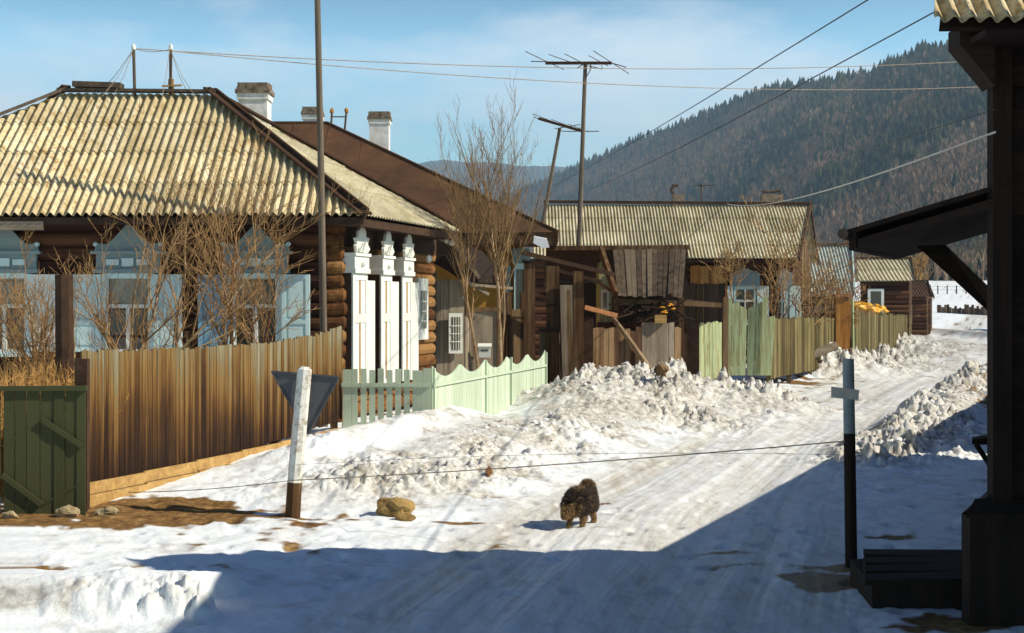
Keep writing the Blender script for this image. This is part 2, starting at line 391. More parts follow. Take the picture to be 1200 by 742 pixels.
def make_ground():
    near = np.linspace(-560/F, 640/F, 640)
    cols = np.concatenate([np.linspace(-2.2, -.36, 24)[:-1], near, np.linspace(.40, 2.2, 24)])
    r1 = np.arange(10.4, 15, .035); r2 = np.arange(15, 34.5, .042); r3 = np.arange(34.5, 58, .10)
    r4 = np.concatenate([np.arange(58, 125, .25), 125*np.exp(np.linspace(0, math.log(3600/125), 90))])
    rows = np.concatenate([np.linspace(-60, 10.2, 20), r1, r2, r3, r4])
    T, Y = np.meshgrid(cols, rows)
    X = T*np.maximum(Y, 30+0*Y)*1.0
    # keep columns as view rays for y>0 ; below that keep them parallel
    X = T*np.where(Y > 10.4, Y, 10.4)
    X = np.where((Y <= 10.4) & (np.abs(T) > .36), T*30, X)
    z, rub, dm, road, gr = ground(X, Y)
    verts = np.stack([X, Y, z], -1).reshape(-1, 3)
    R, C = X.shape; i = np.arange((R-1)*(C-1)); r = i//(C-1); c = i % (C-1); a = r*C+c
    o = np_mesh('snowy_ground', verts, np.stack([a, a+1, a+1+C, a+C], -1), ground_mat(), smooth=True)
    for nm, arr in (('rub', rub), ('dirt', dm), ('road', road), ('grime', gr), ('trk', TRK)):
        at = o.data.attributes.new(nm, 'FLOAT', 'POINT'); at.data.foreach_set('value', arr.ravel().astype(np.float32))
    o['kind'] = 'structure'
    return o
def ground_mat():
    m, nt, b = new_mat('old_spring_snow')
    def at(n):
        a = N(nt, 'ShaderNodeAttribute'); a.attribute_name = n; return a.outputs['Fac']
    nA = noise(nt, 1.1, (1,1,1), 8, .7); nB = noise(nt, 9, (1,1,1), 6, .7); nC = noise(nt, 28, (1,1,1), 4, .7)
    nR = noise(nt, 1.6, (3.2,.40,1), 7, .72)
    for n_ in nt.nodes:
        if n_.type == 'MAPPING' and abs(n_.inputs['Scale'].default_value[0]-3.2) < 1e-4: n_.inputs['Rotation'].default_value = (0, 0, math.radians(17))
    snow = ramp(nt, [(.3, (.74,.78,.80)), (.6, (.86,.90,.91))], nA).outputs[0]
    dirtysnow = ramp(nt, [(.36, (.20,.17,.12)), (.46, (.42,.39,.33)), (.56, (.68,.67,.62)), (.7, (.80,.80,.77))], mth(nt, 'ADD', mth(nt, 'MULTIPLY', nB, .6), mth(nt, 'MULTIPLY', nA, .4))).outputs[0]
    roadc = ramp(nt, [(.32, (.46,.40,.30)), (.44, (.68,.66,.59)), (.56, (.79,.80,.78)), (.7, (.85,.87,.87))], mth(nt, 'ADD', mth(nt, 'MULTIPLY', nR, .62), mth(nt, 'MULTIPLY', at('trk'), .38))).outputs[0]
    c = mixc(nt, mth(nt, 'MULTIPLY', at('road'), .9), snow, roadc)
    gm = ramp(nt, [(.10, 0.0), (.55, 1.0)], at('grime')).outputs[0]
    c = mixc(nt, gm, c, dirtysnow)
    # crumbs of ice and cinders
    spk = ramp(nt, [(.60, 0.0), (.68, 1.0)], nC).outputs[0]
    c = mixc(nt, mth(nt, 'MULTIPLY', spk, mth(nt, 'ADD', mth(nt, 'MULTIPLY', at('road'), .25), mth(nt, 'MULTIPLY', at('rub'), .35))), c, (.30,.25,.18))
    soil = ramp(nt, [(.35, (.09,.045,.015)), (.55, (.24,.13,.04)), (.7, (.40,.26,.10))], nB).outputs[0]
    c = mixc(nt, at('dirt'), c, soil)
    nt.links.new(c, b.inputs['Base Color']); b.inputs['Specular IOR Level'].default_value = .25
    rg = ramp(nt, [(0, .85), (1, .5)], at('road')).outputs[0]; nt.links.new(rg, b.inputs['Roughness'])
    bp = N(nt, 'ShaderNodeBump'); bp.inputs['Strength'].default_value = .55; bp.inputs['Distance'].default_value = .03
    nt.links.new(mth(nt, 'ADD', nB, mth(nt, 'MULTIPLY', nC, .4)), bp.inputs['Height']); nt.links.new(bp.outputs[0], b.inputs['Normal'])
    return m
make_ground()

# loose lumps of snow and ice on the banks (nobody could count them)
def rubble():
    mb = MB(); rnd = random.Random(3); n = 0
    xs = []; ys = []
    for i in range(60000):
        y = 15*math.exp(rnd.random()*math.log(62/15)); t = rnd.uniform(-.30, .37); xs.append(t*y); ys.append(y)
    xs = np.array(xs); ys = np.array(ys); z, rub, dm, road, gr = ground(xs, ys)
    keep = np.array([rnd.random() for _ in xs]) < np.clip(rub-.35, 0, 1)*.30
    for x, y, zz in zip(xs[keep], ys[keep], z[keep]):
        r = rnd.choice([.015,.02,.02,.03,.03,.04,.05])*(1+.012*(y-15)); mb.lump((x, y, zz+r*.3), r, 1, .35, (1.2, 1, .8), rnd)
    m, nt, b = new_mat('snow_rubble')
    g = N(nt, 'ShaderNodeNewGeometry')
    c = ramp(nt, [(0, (.30,.26,.20)), (.10, (.55,.53,.47)), (.25, (.76,.76,.73)), (1, (.86,.87,.86))], g.outputs['Random Per Island']).outputs[0]
    nt.links.new(c, b.inputs['Base Color']); b.inputs['Roughness'].default_value = .7
    mb.build('snow_rubble', m, label='loose lumps of dirty snow and ice lying on the banks beside the road', cat='snow lumps', kind='stuff')
rubble()

# ------------------------------------------------------------------ hills and forest
def hill(name, pxs, crest, Yc, Yb, yb, mat, amp=6, seed=3):
    """slope rising from its foot to a crest line, with a back side"""
    U = np.linspace(pxs[0], pxs[-1], 160); W = np.concatenate([np.linspace(0, 1, 60), np.linspace(1.04, 1.5, 8)])
    u, w = np.meshgrid(U, W)
    cy = np.interp(u, pxs, crest); yc = np.interp(u, pxs, Yc); yb_ = np.interp(u, pxs, Yb)
    Y = yb_+(yc-yb_)*w; zc = EYE-(cy-HZ)/F*yc; zb = EYE-(yb-HZ)/F*yb_
    prof = np.where(w <= 1, w**1.12, 1-(w-1)*1.2)
    Z = zb+(zc-zb)*prof+amp*(fbm(u*.012*(1+seed*.1), w*6, 4, seed)-.5)*np.clip(w*4, 0, 1)*(yc/1500)
    X = (u-600)/F*Y
    return X, Y, Z, U, W
def hill_obj(name, X, Y, Z, mat):
    R, C = X.shape; i = np.arange((R-1)*(C-1)); r = i//(C-1); c = i % (C-1); a = r*C+c
    o = np_mesh(name, np.stack([X, Y, Z], -1).reshape(-1, 3), np.stack([a, a+1, a+1+C, a+C], -1), mat, smooth=True)
    o['kind'] = 'structure'; return o
def soil_mat():
    m, nt, b = new_mat('forest_floor')
    n = noise(nt, .02, (1,1,1), 6)
    nt.links.new(ramp(nt, [(.35, (.075,.055,.042)), (.65, (.14,.105,.075))], n).outputs[0], b.inputs['Base Color']); b.inputs['Roughness'].default_value = 1
    return m
SOIL = soil_mat()
pxs = [470, 560, 620, 650, 700, 733, 813, 885, 965, 1022, 1045, 1094, 1130, 1200, 1340]
crs = [262, 244, 226, 214, 188, 174, 146, 119, 98, 92, 80, 68, 64, 52, 20]
YCs = [3000, 2700, 2450, 2350, 2150, 2050, 1800, 1600, 1420, 1320, 1280, 1200, 1150, 1050, 950]
YBs = [1500, 1350, 1200, 1150, 1050, 1000, 860, 740, 620, 560, 540, 500, 470, 430, 400]
HX, HY, HZ_, HU, HW = hill('hill', pxs, crs, YCs, YBs, 343, SOIL, 14)
hill_obj('hillside', HX, HY, HZ_, SOIL)
# a lower spur behind the end of the street and a far blue ridge
sX, sY, sZ, _, _ = hill('spur', [980, 1060, 1110, 1150, 1250], [352, 316, 322, 296, 270], [520]*5, [330]*5, 341, SOIL, 5, 6)
hill_obj('hill_spur', sX, sY, sZ, SOIL)
fX, fY, fZ, _, _ = hill('far', [-500, 0, 300, 480, 560, 640, 760, 900], [206, 202, 198, 190, 191, 194, 215, 270], [4600]*8, [3000]*8, 350, SOIL, 14, 8)
far_mat, nt_, b_ = new_mat('distant_forest'); 
nt_.links.new(ramp(nt_, [(.4, (.035,.05,.04)), (.65, (.09,.08,.065))], noise(nt_, .012, (1,1,1), 6)).outputs[0], b_.inputs['Base Color']); b_.inputs['Roughness'].default_value = 1
hill_obj('far_ridge', fX, fY, fZ, far_mat)

def sample_surface(X, Y, Z, n, rng, wmax):
    R, C = X.shape; rr = rng.random(n)*wmax; cc = rng.random(n)*(C-1.001)
    r0 = rr.astype(int); c0 = cc.astype(int); fr = rr-r0; fc = cc-c0
    def s(A): return (A[r0,c0]*(1-fr)*(1-fc)+A[r0+1,c0]*fr*(1-fc)+A[r0,c0+1]*(1-fr)*fc+A[r0+1,c0+1]*fr*fc)
    return s(X), s(Y), s(Z), rr, cc
def conifer_np(x, y, z, h, rng):
    """three ragged skirts on a short trunk, per tree; returns verts, tris"""
    n = len(x); K = 6; vs = []; fs = []; off = 0
    a0 = rng.random(n)*6.28
    for lo, hi, rad in ((.10, .62, .27), (.32, .82, .21), (.56, 1.0, .13)):
        ring = []
        for k in range(K):
            a = a0+k*2*math.pi/K+lo*3; r = h*rad*(.6+.75*rng.random(n)); zz = z+h*(lo+.06*(rng.random(n)-.5))
            ring.append(np.stack([x+r*np.cos(a), y+r*np.sin(a), zz], -1))
        tip = np.stack([x+h*.02*(rng.random(n)-.5), y, z+h*hi], -1)
        blk = np.stack(ring+[tip], 1)  # n,K+1,3
        base = off+np.arange(n)[:, None]*(K+1)
        for k in range(K): fs.append(np.concatenate([base+k, base+(k+1) % K, base+K], 1))
        vs.append(blk.reshape(-1, 3)); off += n*(K+1)
    return np.concatenate(vs), np.concatenate(fs)
def bare_np(x, y, z, h, rng, B=15):
    """trunk and upswept bare limbs as thin blades"""
    n = len(x); vs = []; fs = []; off = 0
    for k in range(B):
        if k == 0: z0, z1, sp, w = 0*h, h, .03*h, .035*h
        else:
            z0 = h*(.25+.5*rng.random(n)); z1 = np.minimum(h*.98, z0+h*(.16+.24*rng.random(n))); sp = h*(.03+.17*rng.random(n)); w = h*(.012+.018*rng.random(n))
        a = rng.random(n)*6.28; dx = np.cos(a)*sp; dy = np.sin(a)*sp
        p = np.stack([x-w/2, y, z+z0], -1); q = np.stack([x+w/2, y+w*.3, z+z0], -1)
        mid = np.stack([x+dx*.6+w*.9, y+dy*.6, z+z0+(z1-z0)*.55], -1)
        t = np.stack([x+dx, y+dy, z+z1], -1)
        blk = np.stack([p, q, mid, t], 1); base = off+np.arange(n)[:, None]*4
        fs.append(np.concatenate([base, base+1, base+3], 1)); fs.append(np.concatenate([base+1, base+2, base+3], 1))
        vs.append(blk.reshape(-1, 3)); off += n*4
    return np.concatenate(vs), np.concatenate(fs)
def forest_mat(name, stops):
    m, nt, b = new_mat(name)
    n = noise(nt, .006, (1,1,1), 5); n2 = noise(nt, .09, (1,1,1), 2)
    g = N(nt, 'ShaderNodeNewGeometry')
    f = mth(nt, 'ADD', mth(nt, 'MULTIPLY', n2, .55), mth(nt, 'MULTIPLY', n, .45))
    f = mth(nt, 'ADD', f, mth(nt, 'MULTIPLY', mth(nt, 'SUBTRACT', g.outputs['Random Per Island'], .5), .25))
    nt.links.new(ramp(nt, stops, f).outputs[0], b.inputs['Base Color']); b.inputs['Roughness'].default_value = 1; b.inputs['Specular IOR Level'].default_value = 0
    return m
MC = forest_mat('conifer_needles', [(.35, (.014,.021,.011)), (.6, (.050,.052,.026))])
MB_ = forest_mat('bare_larch_birch', [(.32, (.12,.075,.05)), (.5, (.26,.165,.10)), (.68, (.38,.27,.18))])
rng = np.random.default_rng(5)
x, y, z, rr, cc = sample_surface(HX, HY, HZ_, 34000, rng, 60)
v = fbm(x*.0045, y*.0035, 4, 2, .6); wN = rr/60
pc = np.clip((v-.50)*11+(wN-.6)*1.8+.16, .04, .90); pc = np.where(wN > .93, .85, pc)
isc = rng.random(len(x)) < pc
h = (6+10*rng.random(len(x))**1.2)*np.where(isc, 1.05, .95)
cv = conifer_np(x[isc], y[isc], z[isc]-.5, h[isc], rng)
bv = bare_np(x[~isc], y[~isc], z[~isc]-.5, h[~isc], rng)
o = np_mesh('conifer_forest', cv[0], cv[1], MC); tag(o, 'dark evergreen trees crowding the hillside and its skyline', 'forest', None, 'stuff')
x2, y2, z2, _, _ = sample_surface(sX, sY, sZ, 2600, rng, 60)
isc2 = rng.random(len(x2)) < .3; h2 = 5+5*rng.random(len(x2))
b2 = bare_np(x2[~isc2], y2[~isc2], z2[~isc2]-.3, h2[~isc2], rng); c2 = conifer_np(x2[isc2], y2[isc2], z2[isc2]-.3, h2[isc2], rng)
o = np_mesh('bare_forest', np.concatenate([bv[0], b2[0]]), np.concatenate([bv[1], b2[1]+len(bv[0])]), MB_)
tag(o, 'brownish leafless trees covering the lower hillside', 'forest', None, 'stuff')
o = np_mesh('young_conifer_wood', c2[0], c2[1], MC); tag(o, 'low dark evergreens on the spur behind the snow field', 'forest', None, 'stuff')

# ------------------------------------------------------------------ camera, sky, sun, haze
cam = bpy.data.cameras.new('camera'); co = bpy.data.objects.new('camera', cam); COL.objects.link(co)
cam.sensor_width = 36; cam.lens = 36*F/1200; cam.clip_end = 20000; cam.clip_start = .1
co.location = (0, 0, EYE); co.rotation_euler = (math.radians(90), 0, 0)
cam.shift_y = -(371-HZ)/1200
sc.camera = co
EL = 38.0; SV = Vector((.97, -.24, 0)).normalized()          # towards the sun
sun = bpy.data.lights.new('sun', 'SUN'); so = bpy.data.objects.new('sun', sun); COL.objects.link(so)
sd = Vector((SV.x*math.cos(math.radians(EL)), SV.y*math.cos(math.radians(EL)), math.sin(math.radians(EL))))
so.rotation_euler = (-sd).to_track_quat('-Z', 'Y').to_euler(); so.location = (30, -10, 30)
sun.energy = 5.0; sun.angle = math.radians(.5); sun.color = (1, .92, .77)
w = bpy.data.worlds.new('World'); sc.world = w; w.use_nodes = True
nt = w.node_tree; nt.nodes.clear()
out = N(nt, 'ShaderNodeOutputWorld'); bg = N(nt, 'ShaderNodeBackground'); nt.links.new(bg.outputs[0], out.inputs[0])
sky = N(nt, 'ShaderNodeTexSky'); sky.sky_type = 'NISHITA'; sky.sun_disc = False
sky.sun_elevation = math.radians(EL); sky.sun_rotation = math.atan2(SV.x, SV.y)
sky.air_density = 1.0; sky.dust_density = 1.6; sky.ozone_density = 2.5; sky.altitude = 500
tc = N(nt, 'ShaderNodeTexCoord'); mp = N(nt, 'ShaderNodeMapping'); mp.inputs['Scale'].default_value = (1, 1, 3.2); mp.inputs['Location'].default_value = (.35, 0, .12)
nt.links.new(tc.outputs['Generated'], mp.inputs[0])
cn = N(nt, 'ShaderNodeTexNoise'); cn.inputs['Scale'].default_value = 3.3; cn.inputs['Detail'].default_value = 7; cn.inputs['Roughness'].default_value = .58
nt.links.new(mp.outputs[0], cn.inputs['Vector'])
cm = ramp(nt, [(.44, 0.0), (.64, 1.0)], cn.outputs['Fac']).outputs[0]
sx_ = N(nt, 'ShaderNodeSeparateXYZ'); nt.links.new(tc.outputs['Generated'], sx_.inputs[0])
tone = ramp(nt, [(0, (2.1, 2.65, 2.4)), (.17, (1.8, 2.45, 2.35)), (.25, (.12, .36, .62)), (.5, (.03, .17, .46)), (1, (.02, .14, .42))], sx_.outputs[2]).outputs[0]
skyc = mixc(nt, 1.0, sky.outputs[0], tone, 'MULTIPLY')
low = ramp(nt, [(.20, 1.0), (.32, .04)], sx_.outputs[2]).outputs[0]; cm = mth(nt, 'MULTIPLY', cm, low)
skyc = mixc(nt, mth(nt, 'MULTIPLY', cm, .62), skyc, (12.2, 12.0, 12.2))
nt.links.new(skyc, bg.inputs[0]); bg.inputs[1].default_value = .085
sc.view_settings.view_transform = 'Standard'; sc.view_settings.look = 'None'; sc.view_settings.exposure = 0.36; sc.view_settings.gamma = 1
sc.cycles.use_denoising = True
sc.cycles.max_bounces = 6; sc.cycles.diffuse_bounces = 3; sc.cycles.volume_bounces = 0; sc.cycles.transparent_max_bounces = 8
hz = MB(); hz.box((400, 2450, 299), (6400, 5140, 610)); 
mv = bpy.data.materials.new('haze_air'); mv.use_nodes = True; t = mv.node_tree; t.nodes.clear()
vo = N(t, 'ShaderNodeOutputMaterial'); pv = N(t, 'ShaderNodeVolumePrincipled'); pv.inputs['Color'].default_value = (.50,.76,1,1); pv.inputs['Density'].default_value = .00022
pv.inputs['Anisotropy'].default_value = .1
t.links.new(pv.outputs[0], vo.inputs['Volume'])
hz.build('haze', mv, kind='stuff', label='thin blue spring haze over the valley', cat='haze')

# ------------------------------------------------------------------ building kit
def corrugated(mb, poly, e0, e1, pitch=.135, amp=.026, rows=5, spp=6, thick=.012, rnd=None):
    """wavy sheets over a planar convex polygon; e0->e1 is the eave, waves run up the slope"""
    rnd = rnd or random
    e0 = Vector(e0); e1 = Vector(e1); poly = [Vector(p) for p in poly]
    u = (e1-e0).normalized(); nrm = None
    for p in poly:
        c = u.cross(p-e0)
        if c.length > .5: nrm = c.normalized(); break
    if nrm.z < 0: nrm = -nrm
    d = nrm.cross(u).normalized()
    if d.z < 0: d = -d
    q = [((p-e0).dot(u), (p-e0).dot(d)) for p in poly]
    def span(x):
        vs = []
        for i in range(len(q)):
            (x0, y0), (x1, y1) = q[i], q[(i+1) % len(q)]
            if abs(x1-x0) < 1e-9:
                if abs(x-x0) < 1e-6: vs += [y0, y1]
                continue
            t = (x-x0)/(x1-x0)
            if -1e-9 <= t <= 1+1e-9: vs.append(y0+(y1-y0)*t)
        return (min(vs), max(vs)) if vs else None
    x0 = min(p[0] for p in q); x1 = max(p[0] for p in q); vmax = max(p[1] for p in q)
    step = pitch/spp; n = int((x1-x0)/step); step = (x1-x0)/n
    rh = vmax/rows; sheetw = pitch*8
    for r in range(rows):
        a = r*rh-(.05 if r else 0); b_ = (r+1)*rh
        prev = None; vs = []; fs = []; cur = None
        for i in range(n+1):
            x = x0+i*step; sp = span(min(max(x, x0+1e-6), x1-1e-6))
            if sp is None: prev = None; continue
            lo = max(a, sp[0]); hi = min(b_, sp[1])
            sheet = int((x-x0)/sheetw+.37*(r % 2))
            if sheet != cur:   # a new sheet: an island of its own
                if vs: mb.add(vs, fs)
                if hi > lo+.01 and cur is not None and prev is not None:
                    keep = vs[-4:]; vs = list(keep); fs = []; prev = 0
                else: vs = []; fs = []; prev = None
                cur = sheet
                off = .018*r*0+rnd.uniform(-.004, .004)
            if hi <= lo+.01: prev = None; continue
            w = amp*math.sin(2*math.pi*(x-x0)/pitch)
            def pt(v, k): return e0+u*x+d*v+nrm*(w+k+(.022*(1-(v-a)/(b_-a)) if True else 0))
            ix = len(vs); jag = rnd.uniform(-.004, .004)
            vs += [pt(lo+jag, 0), pt(hi, 0), pt(lo+jag, -thick), pt(hi, -thick)]
            if prev is not None:
                p_ = prev
                fs += [(p_, ix, ix+1, p_+1), (p_+2, p_+3, ix+3, ix+2), (p_, p_+2, ix+2, ix), (p_+1, ix+1, ix+3, p_+3)]
            prev = ix
        if vs: mb.add(vs, fs)
    return mb
def logs(mb, p, q, z0, z1, r=.13, ext=.22, rnd=random):
    p = Vector(p); q = Vector(q); d = (q-p).normalized(); z = z0+r*.9
    while z < z1:
        rr = r*rnd.uniform(.92, 1.06); a = p-d*(ext*rnd.uniform(.85, 1.1)); b = q+d*(ext*rnd.uniform(.85, 1.1)); L = (b-a).length
        k = max(2, int(L/1.5)); pts = [a+d*(L*i/k)+V(0, 0, z+rnd.uniform(-.01, .01)) for i in range(k+1)]
        mb.tube(pts, [rr*rnd.uniform(.96, 1.04) for _ in pts], 10); z += r*1.78
    return mb
def planks(mb, p, q, z0f, z1f, w=.12, th=.025, gap=.006, rnd=random, lean=.0, topj=.02, botj=.02, n=None, dj=.009):
    """upright boards from p to q; z0f/z1f give bottom and top heights for a parameter 0..1"""
    p = Vector((p[0], p[1], 0)); q = Vector((q[0], q[1], 0)); L = (q-p).length; u = (q-p).normalized(); fr = Frame(p, u)
    x = 0
    while x < L-.02:
        ww = min(w*rnd.uniform(.8, 1.2), L-x); t = (x+ww/2)/L; b = rnd.uniform(-dj, dj)
        z0 = z0f(t)+rnd.uniform(-botj, botj); z1 = z1f(t)+rnd.uniform(-topj, topj); s = rnd.gauss(0, 1)*lean*(z1-z0)
        g = fr.pt; y0, y1 = b-th/2, b+th/2; xa, xb = x+gap/2, x+ww-gap/2; cut = rnd.uniform(-.012, .012)
        mb.hexa([g(xa,y1,z0), g(xb,y1,z0), g(xb,y0,z0), g(xa,y0,z0), g(xa+s,y1,z1+cut), g(xb+s,y1,z1-cut), g(xb+s,y0,z1-cut), g(xa+s,y0,z1+cut)])
        x += ww
    return mb
def chimney(root, c, w, d, z0, z1, mat=None, cap=None):
    mb = MB(); x, y = c
    mb.box((x, y, (z0+z1-.26)/2), (w*.86, d*.86, z1-.26-z0)); mb.box((x, y, z1-.20), (w*.95, d*.95, .12))
    ch = mb.build('chimney', mat or M['whitewash'], root)
    cp = MB(); cp.box((x, y, z1-.10), (w*1.04, d*1.04, .08)); cp.box((x, y, z1-.035), (w*.96, d*.96, .05))
    for i in range(4):
        sx = (-1, 1, 0, 0)[i]; sy = (0, 0, -1, 1)[i]
        cp.box((x+sx*w*.38, y+sy*d*.38, z1+.03), (w*(.2 if sx else .9), d*(.2 if sy else .55), .08))
    cp.build('chimney_cap', cap or M['brick_cap'], ch)
    return ch

# ------------------------------------------------------------------ near log house on the left
R = random.Random(11)
h1 = thing('log_house', 'dark log house with yellowish corrugated hip roof and pale blue shuttered windows', 'house', (-7.5, 27.5, .3))
cA = V(-3.12, 25.2, 0); ud = V(.242, .970, 0).normalized(); cB = cA+ud*5.6; cL = V(-12.4, 25.2, 0)
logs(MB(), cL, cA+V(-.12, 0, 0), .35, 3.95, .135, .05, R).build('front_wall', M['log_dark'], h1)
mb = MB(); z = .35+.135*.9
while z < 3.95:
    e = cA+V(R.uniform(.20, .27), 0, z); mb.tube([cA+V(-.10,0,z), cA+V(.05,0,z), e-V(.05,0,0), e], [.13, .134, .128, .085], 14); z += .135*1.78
mb.build('corner_logs', M['log_side'], h1)  # front log ends coloured lighter than their wall to read as sunlit
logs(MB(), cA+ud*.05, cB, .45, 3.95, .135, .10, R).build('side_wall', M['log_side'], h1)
mb = MB(); planks(mb, cB, cB+V(-9.3, 0, 0), lambda t: .3, lambda t: 3.9, rnd=R); mb.box((-7.6, 28, 3.97), (8.4, 4.6, .04))
planks(mb, cL, cL+ud*5.6, lambda t: .3, lambda t: 3.9, rnd=R); mb.build('back_wall', M['board_dark'], h1)
mb = MB()
fs = Frame(cA, ud)
for a in (.02, 3.55): mb.fbox(fs, a, a+.11, .14, .17, .45, 3.9)
mb.parts('corner_board', M['board_orange'], h1)
EL_, ER_, RL_, RR_ = V(-12.6, 24.4, 3.98), V(-2.50, 24.4, 3.98), V(-8.46, 27.4, 6.46), V(-5.67, 27.4, 6.42)
EB_ = V(-1.07, 30.3, 3.98); EBL = V(-12.6, 30.4, 3.98)
corrugated(MB(), [EL_, ER_, RR_, RL_], EL_, ER_, .150, .038, 4, 8, rnd=R).build('front_roof', M['slate'], h1)
corrugated(MB(), [ER_, EB_, RR_], ER_, EB_, .150, .022, 4, 6, rnd=R).build('side_roof', M['slate_far'], h1)
corrugated(MB(), [EB_, EBL, RL_, RR_], EB_, EBL, .150, .022, 4, 4, rnd=R).build('back_roof', M['slate'], h1)
corrugated(MB(), [EBL, EL_, RL_], EBL, EL_, .150, .022, 4, 4, rnd=R).build('end_roof', M['slate'], h1)
mb = MB(); up = V(0, 0, 1)
for a, b, w_ in ((ER_+V(.04,-.02,-.05), RR_, .30), (EB_, RR_, .16), (EL_, RL_, .2), (EBL, RL_, .2)):
    dd = (b-a).normalized(); mb.bar(a+V(0,0,.07), b+V(0,0,.10)+dd*.08, w_, .035)
a, b = ER_+V(.06,-.04,.02), RR_+V(.05,0,.05)
mb.bar(a, b, .05, .20)
mb.parts('hip_board', M['board_dark'], h1)
mb = MB(); mb.bar(RL_+V(-.1,0,.06), RR_+V(.1,0,.07), .26, .05); mb.bar(RL_+V(.2,-.02,.16), RL_+V(1.1,-.02,.13), .3, .10)
mb.bar(EL_*.55+RL_*.45+V(0,-.02,.1), RL_+V(0,0,.08), .2, .06)
mb.parts('ridge_board', M['board_orange'] if False else M['iron'], h1)
mb = MB()   # soffit and fascia under the eaves
mb.box((-7.55, 24.80, 3.86), (10.0, .62, .03)); mb.box((-7.5, 24.47, 3.88), (10.0, .03, .12))
fo = Frame(ER_+V(-.06, .1, -.1), ud); mb.fbox(fo, 0, 5.9, -.03, 0, -.08, .06); mb.fbox(fo, 0, 5.9, -.62, -.04, -.06, -.03)
mb.parts('eave_boards', M['board_dark'], h1)
mb = MB(); mb.box((-10.1, 24.455, 3.80), (4.4, .03, .15)); mb.build('fascia', M['board_grey_x'], h1)
chimney(h1, (-5.12, 28.9), .66, .6, 5.2, 6.78)

def front_window(root, cx, y, sill, top, half, name_open=True, curtain=False):
    fr = Frame((cx, y-.15, 0), (1, 0, 0))
    mb = MB(); g = .055
    mb.fbox(fr, -half-.09, -half, -.05, .06, sill-.08, top+.06); mb.fbox(fr, half, half+.09, -.05, .06, sill-.08, top+.06)
    mb.fbox(fr, -half-.12, half+.12, -.05, .09, sill-.13, sill-.05); mb.fbox(fr, -half, half, -.05, .05, top-.02, top+.07)
    w = mb.build('window', M['blue_paint'], root)
    mb = MB(); tz = top-(top-sill)*.40
    mb.fbox(fr, -half, half, 0, .04, tz-.035, tz+.03); mb.fbox(fr, -.035, .035, 0, .04, sill, tz-.035)
    for s in (-1, 1): mb.fbox(fr, s*half-.03*(s > 0), s*half+.03*(s < 0), 0, .035, sill, top)
    mb.fbox(fr, -half, half, 0, .035, sill-.05, sill)
    mb.build('window_frame', M['white_paint'], w)
    mb = MB(); mb.fbox(fr, -half, half, -.03, -.01, sill, tz); mb.build('lower_pane', M['glass'], w)
    mb = MB(); mb.fbox(fr, -half, half, -.03, -.012, tz, top); mb.build('upper_pane', M['curtain'], w)
    # carved cornice and pointed crest
    mb = MB(); W = half+.22; z = top+.07
    mb.fbox(fr, -W, W, -.04, .10, z, z+.07); mb.fbox(fr, -W+.04, W-.04, -.04, .05, z+.07, z+.33); mb.fbox(fr, -W-.04, W+.04, -.04, .12, z+.33, z+.38)
    pts = [(-W, .38), (-W+.05, .52), (-W*.62, .50), (-W*.40, .62), (0, .88), (W*.40, .62), (W*.62, .50), (W-.05, .52), (W, .38)]
    mb.prism([fr.pt(a, .02, z+c) for a, c in pts], (0, .04, 0))
    cr = mb.build('window_crest', M['blue_trim'], w)
    mb = MB()
    for s in (-1, 1): mb.lump(fr.pt(s*(W-.03), .03, z+.50), .05, 1, .05)
    mb.fbox(fr, -.10, .10, .06, .08, z+.12, z+.26); mb.fbox(fr, -half, -half+.22, .06, .08, z+.14, z+.24); mb.fbox(fr, half-.22, half, .06, .08, z+.14, z+.24)
    mb.parts('crest_carving', M['blue_paint'], cr)
    return w, fr
def shutter(root, fr, a0, a1, z0, z1, out, mat, panels=True):
    """a leaf opened back against the wall, panelled"""
    mb = MB(); b = out
    mb.fbox(fr, a0, a1, b, b+.03, z0, z1)
    w = a1-a0; rail = .07
    for x0, x1 in ((a0, a0+rail), (a1-rail, a1)): mb.fbox(fr, x0, x1, b+.03, b+.05, z0, z1)
    for c in (z0, z0+(z1-z0)*.36, z1-rail): mb.fbox(fr, a0+rail, a1-rail, b+.03, b+.05, c, c+rail)
    sh = mb.build('shutter', mat, root)
    mb = MB()
    for c0, c1 in ((z0+rail+.05, z0+(z1-z0)*.36-.05), (z0+(z1-z0)*.36+rail+.05, z1-rail-.05)): mb.fbox(fr, a0+rail+.045, a1-rail-.045, b+.03, b+.043, c0, c1)
    mb.build('shutter_panel', mat, sh)
    return sh
for i, cx in enumerate((-8.75, -6.62, -4.42)):
    w, fr = front_window(h1, cx, 25.2, 1.70, 2.94, .37)
    mat_l = M['blue_paint'] if i != 2 else M['blue_deep']
    if i == 0: mat_l = M['white_paint']
    shutter(h1, fr, -.37-.09-.52, -.46, 1.66, 2.99, .05, M['blue_paint'] if i < 2 else M['blue_deep'])
    shutter(h1, fr, .46, .46+.48, 1.66, 2.99, .05, M['white_paint'] if i == 0 else M['blue_paint'])
w, fr = front_window(h1, -11.0, 25.2, 1.70, 2.94, .37)
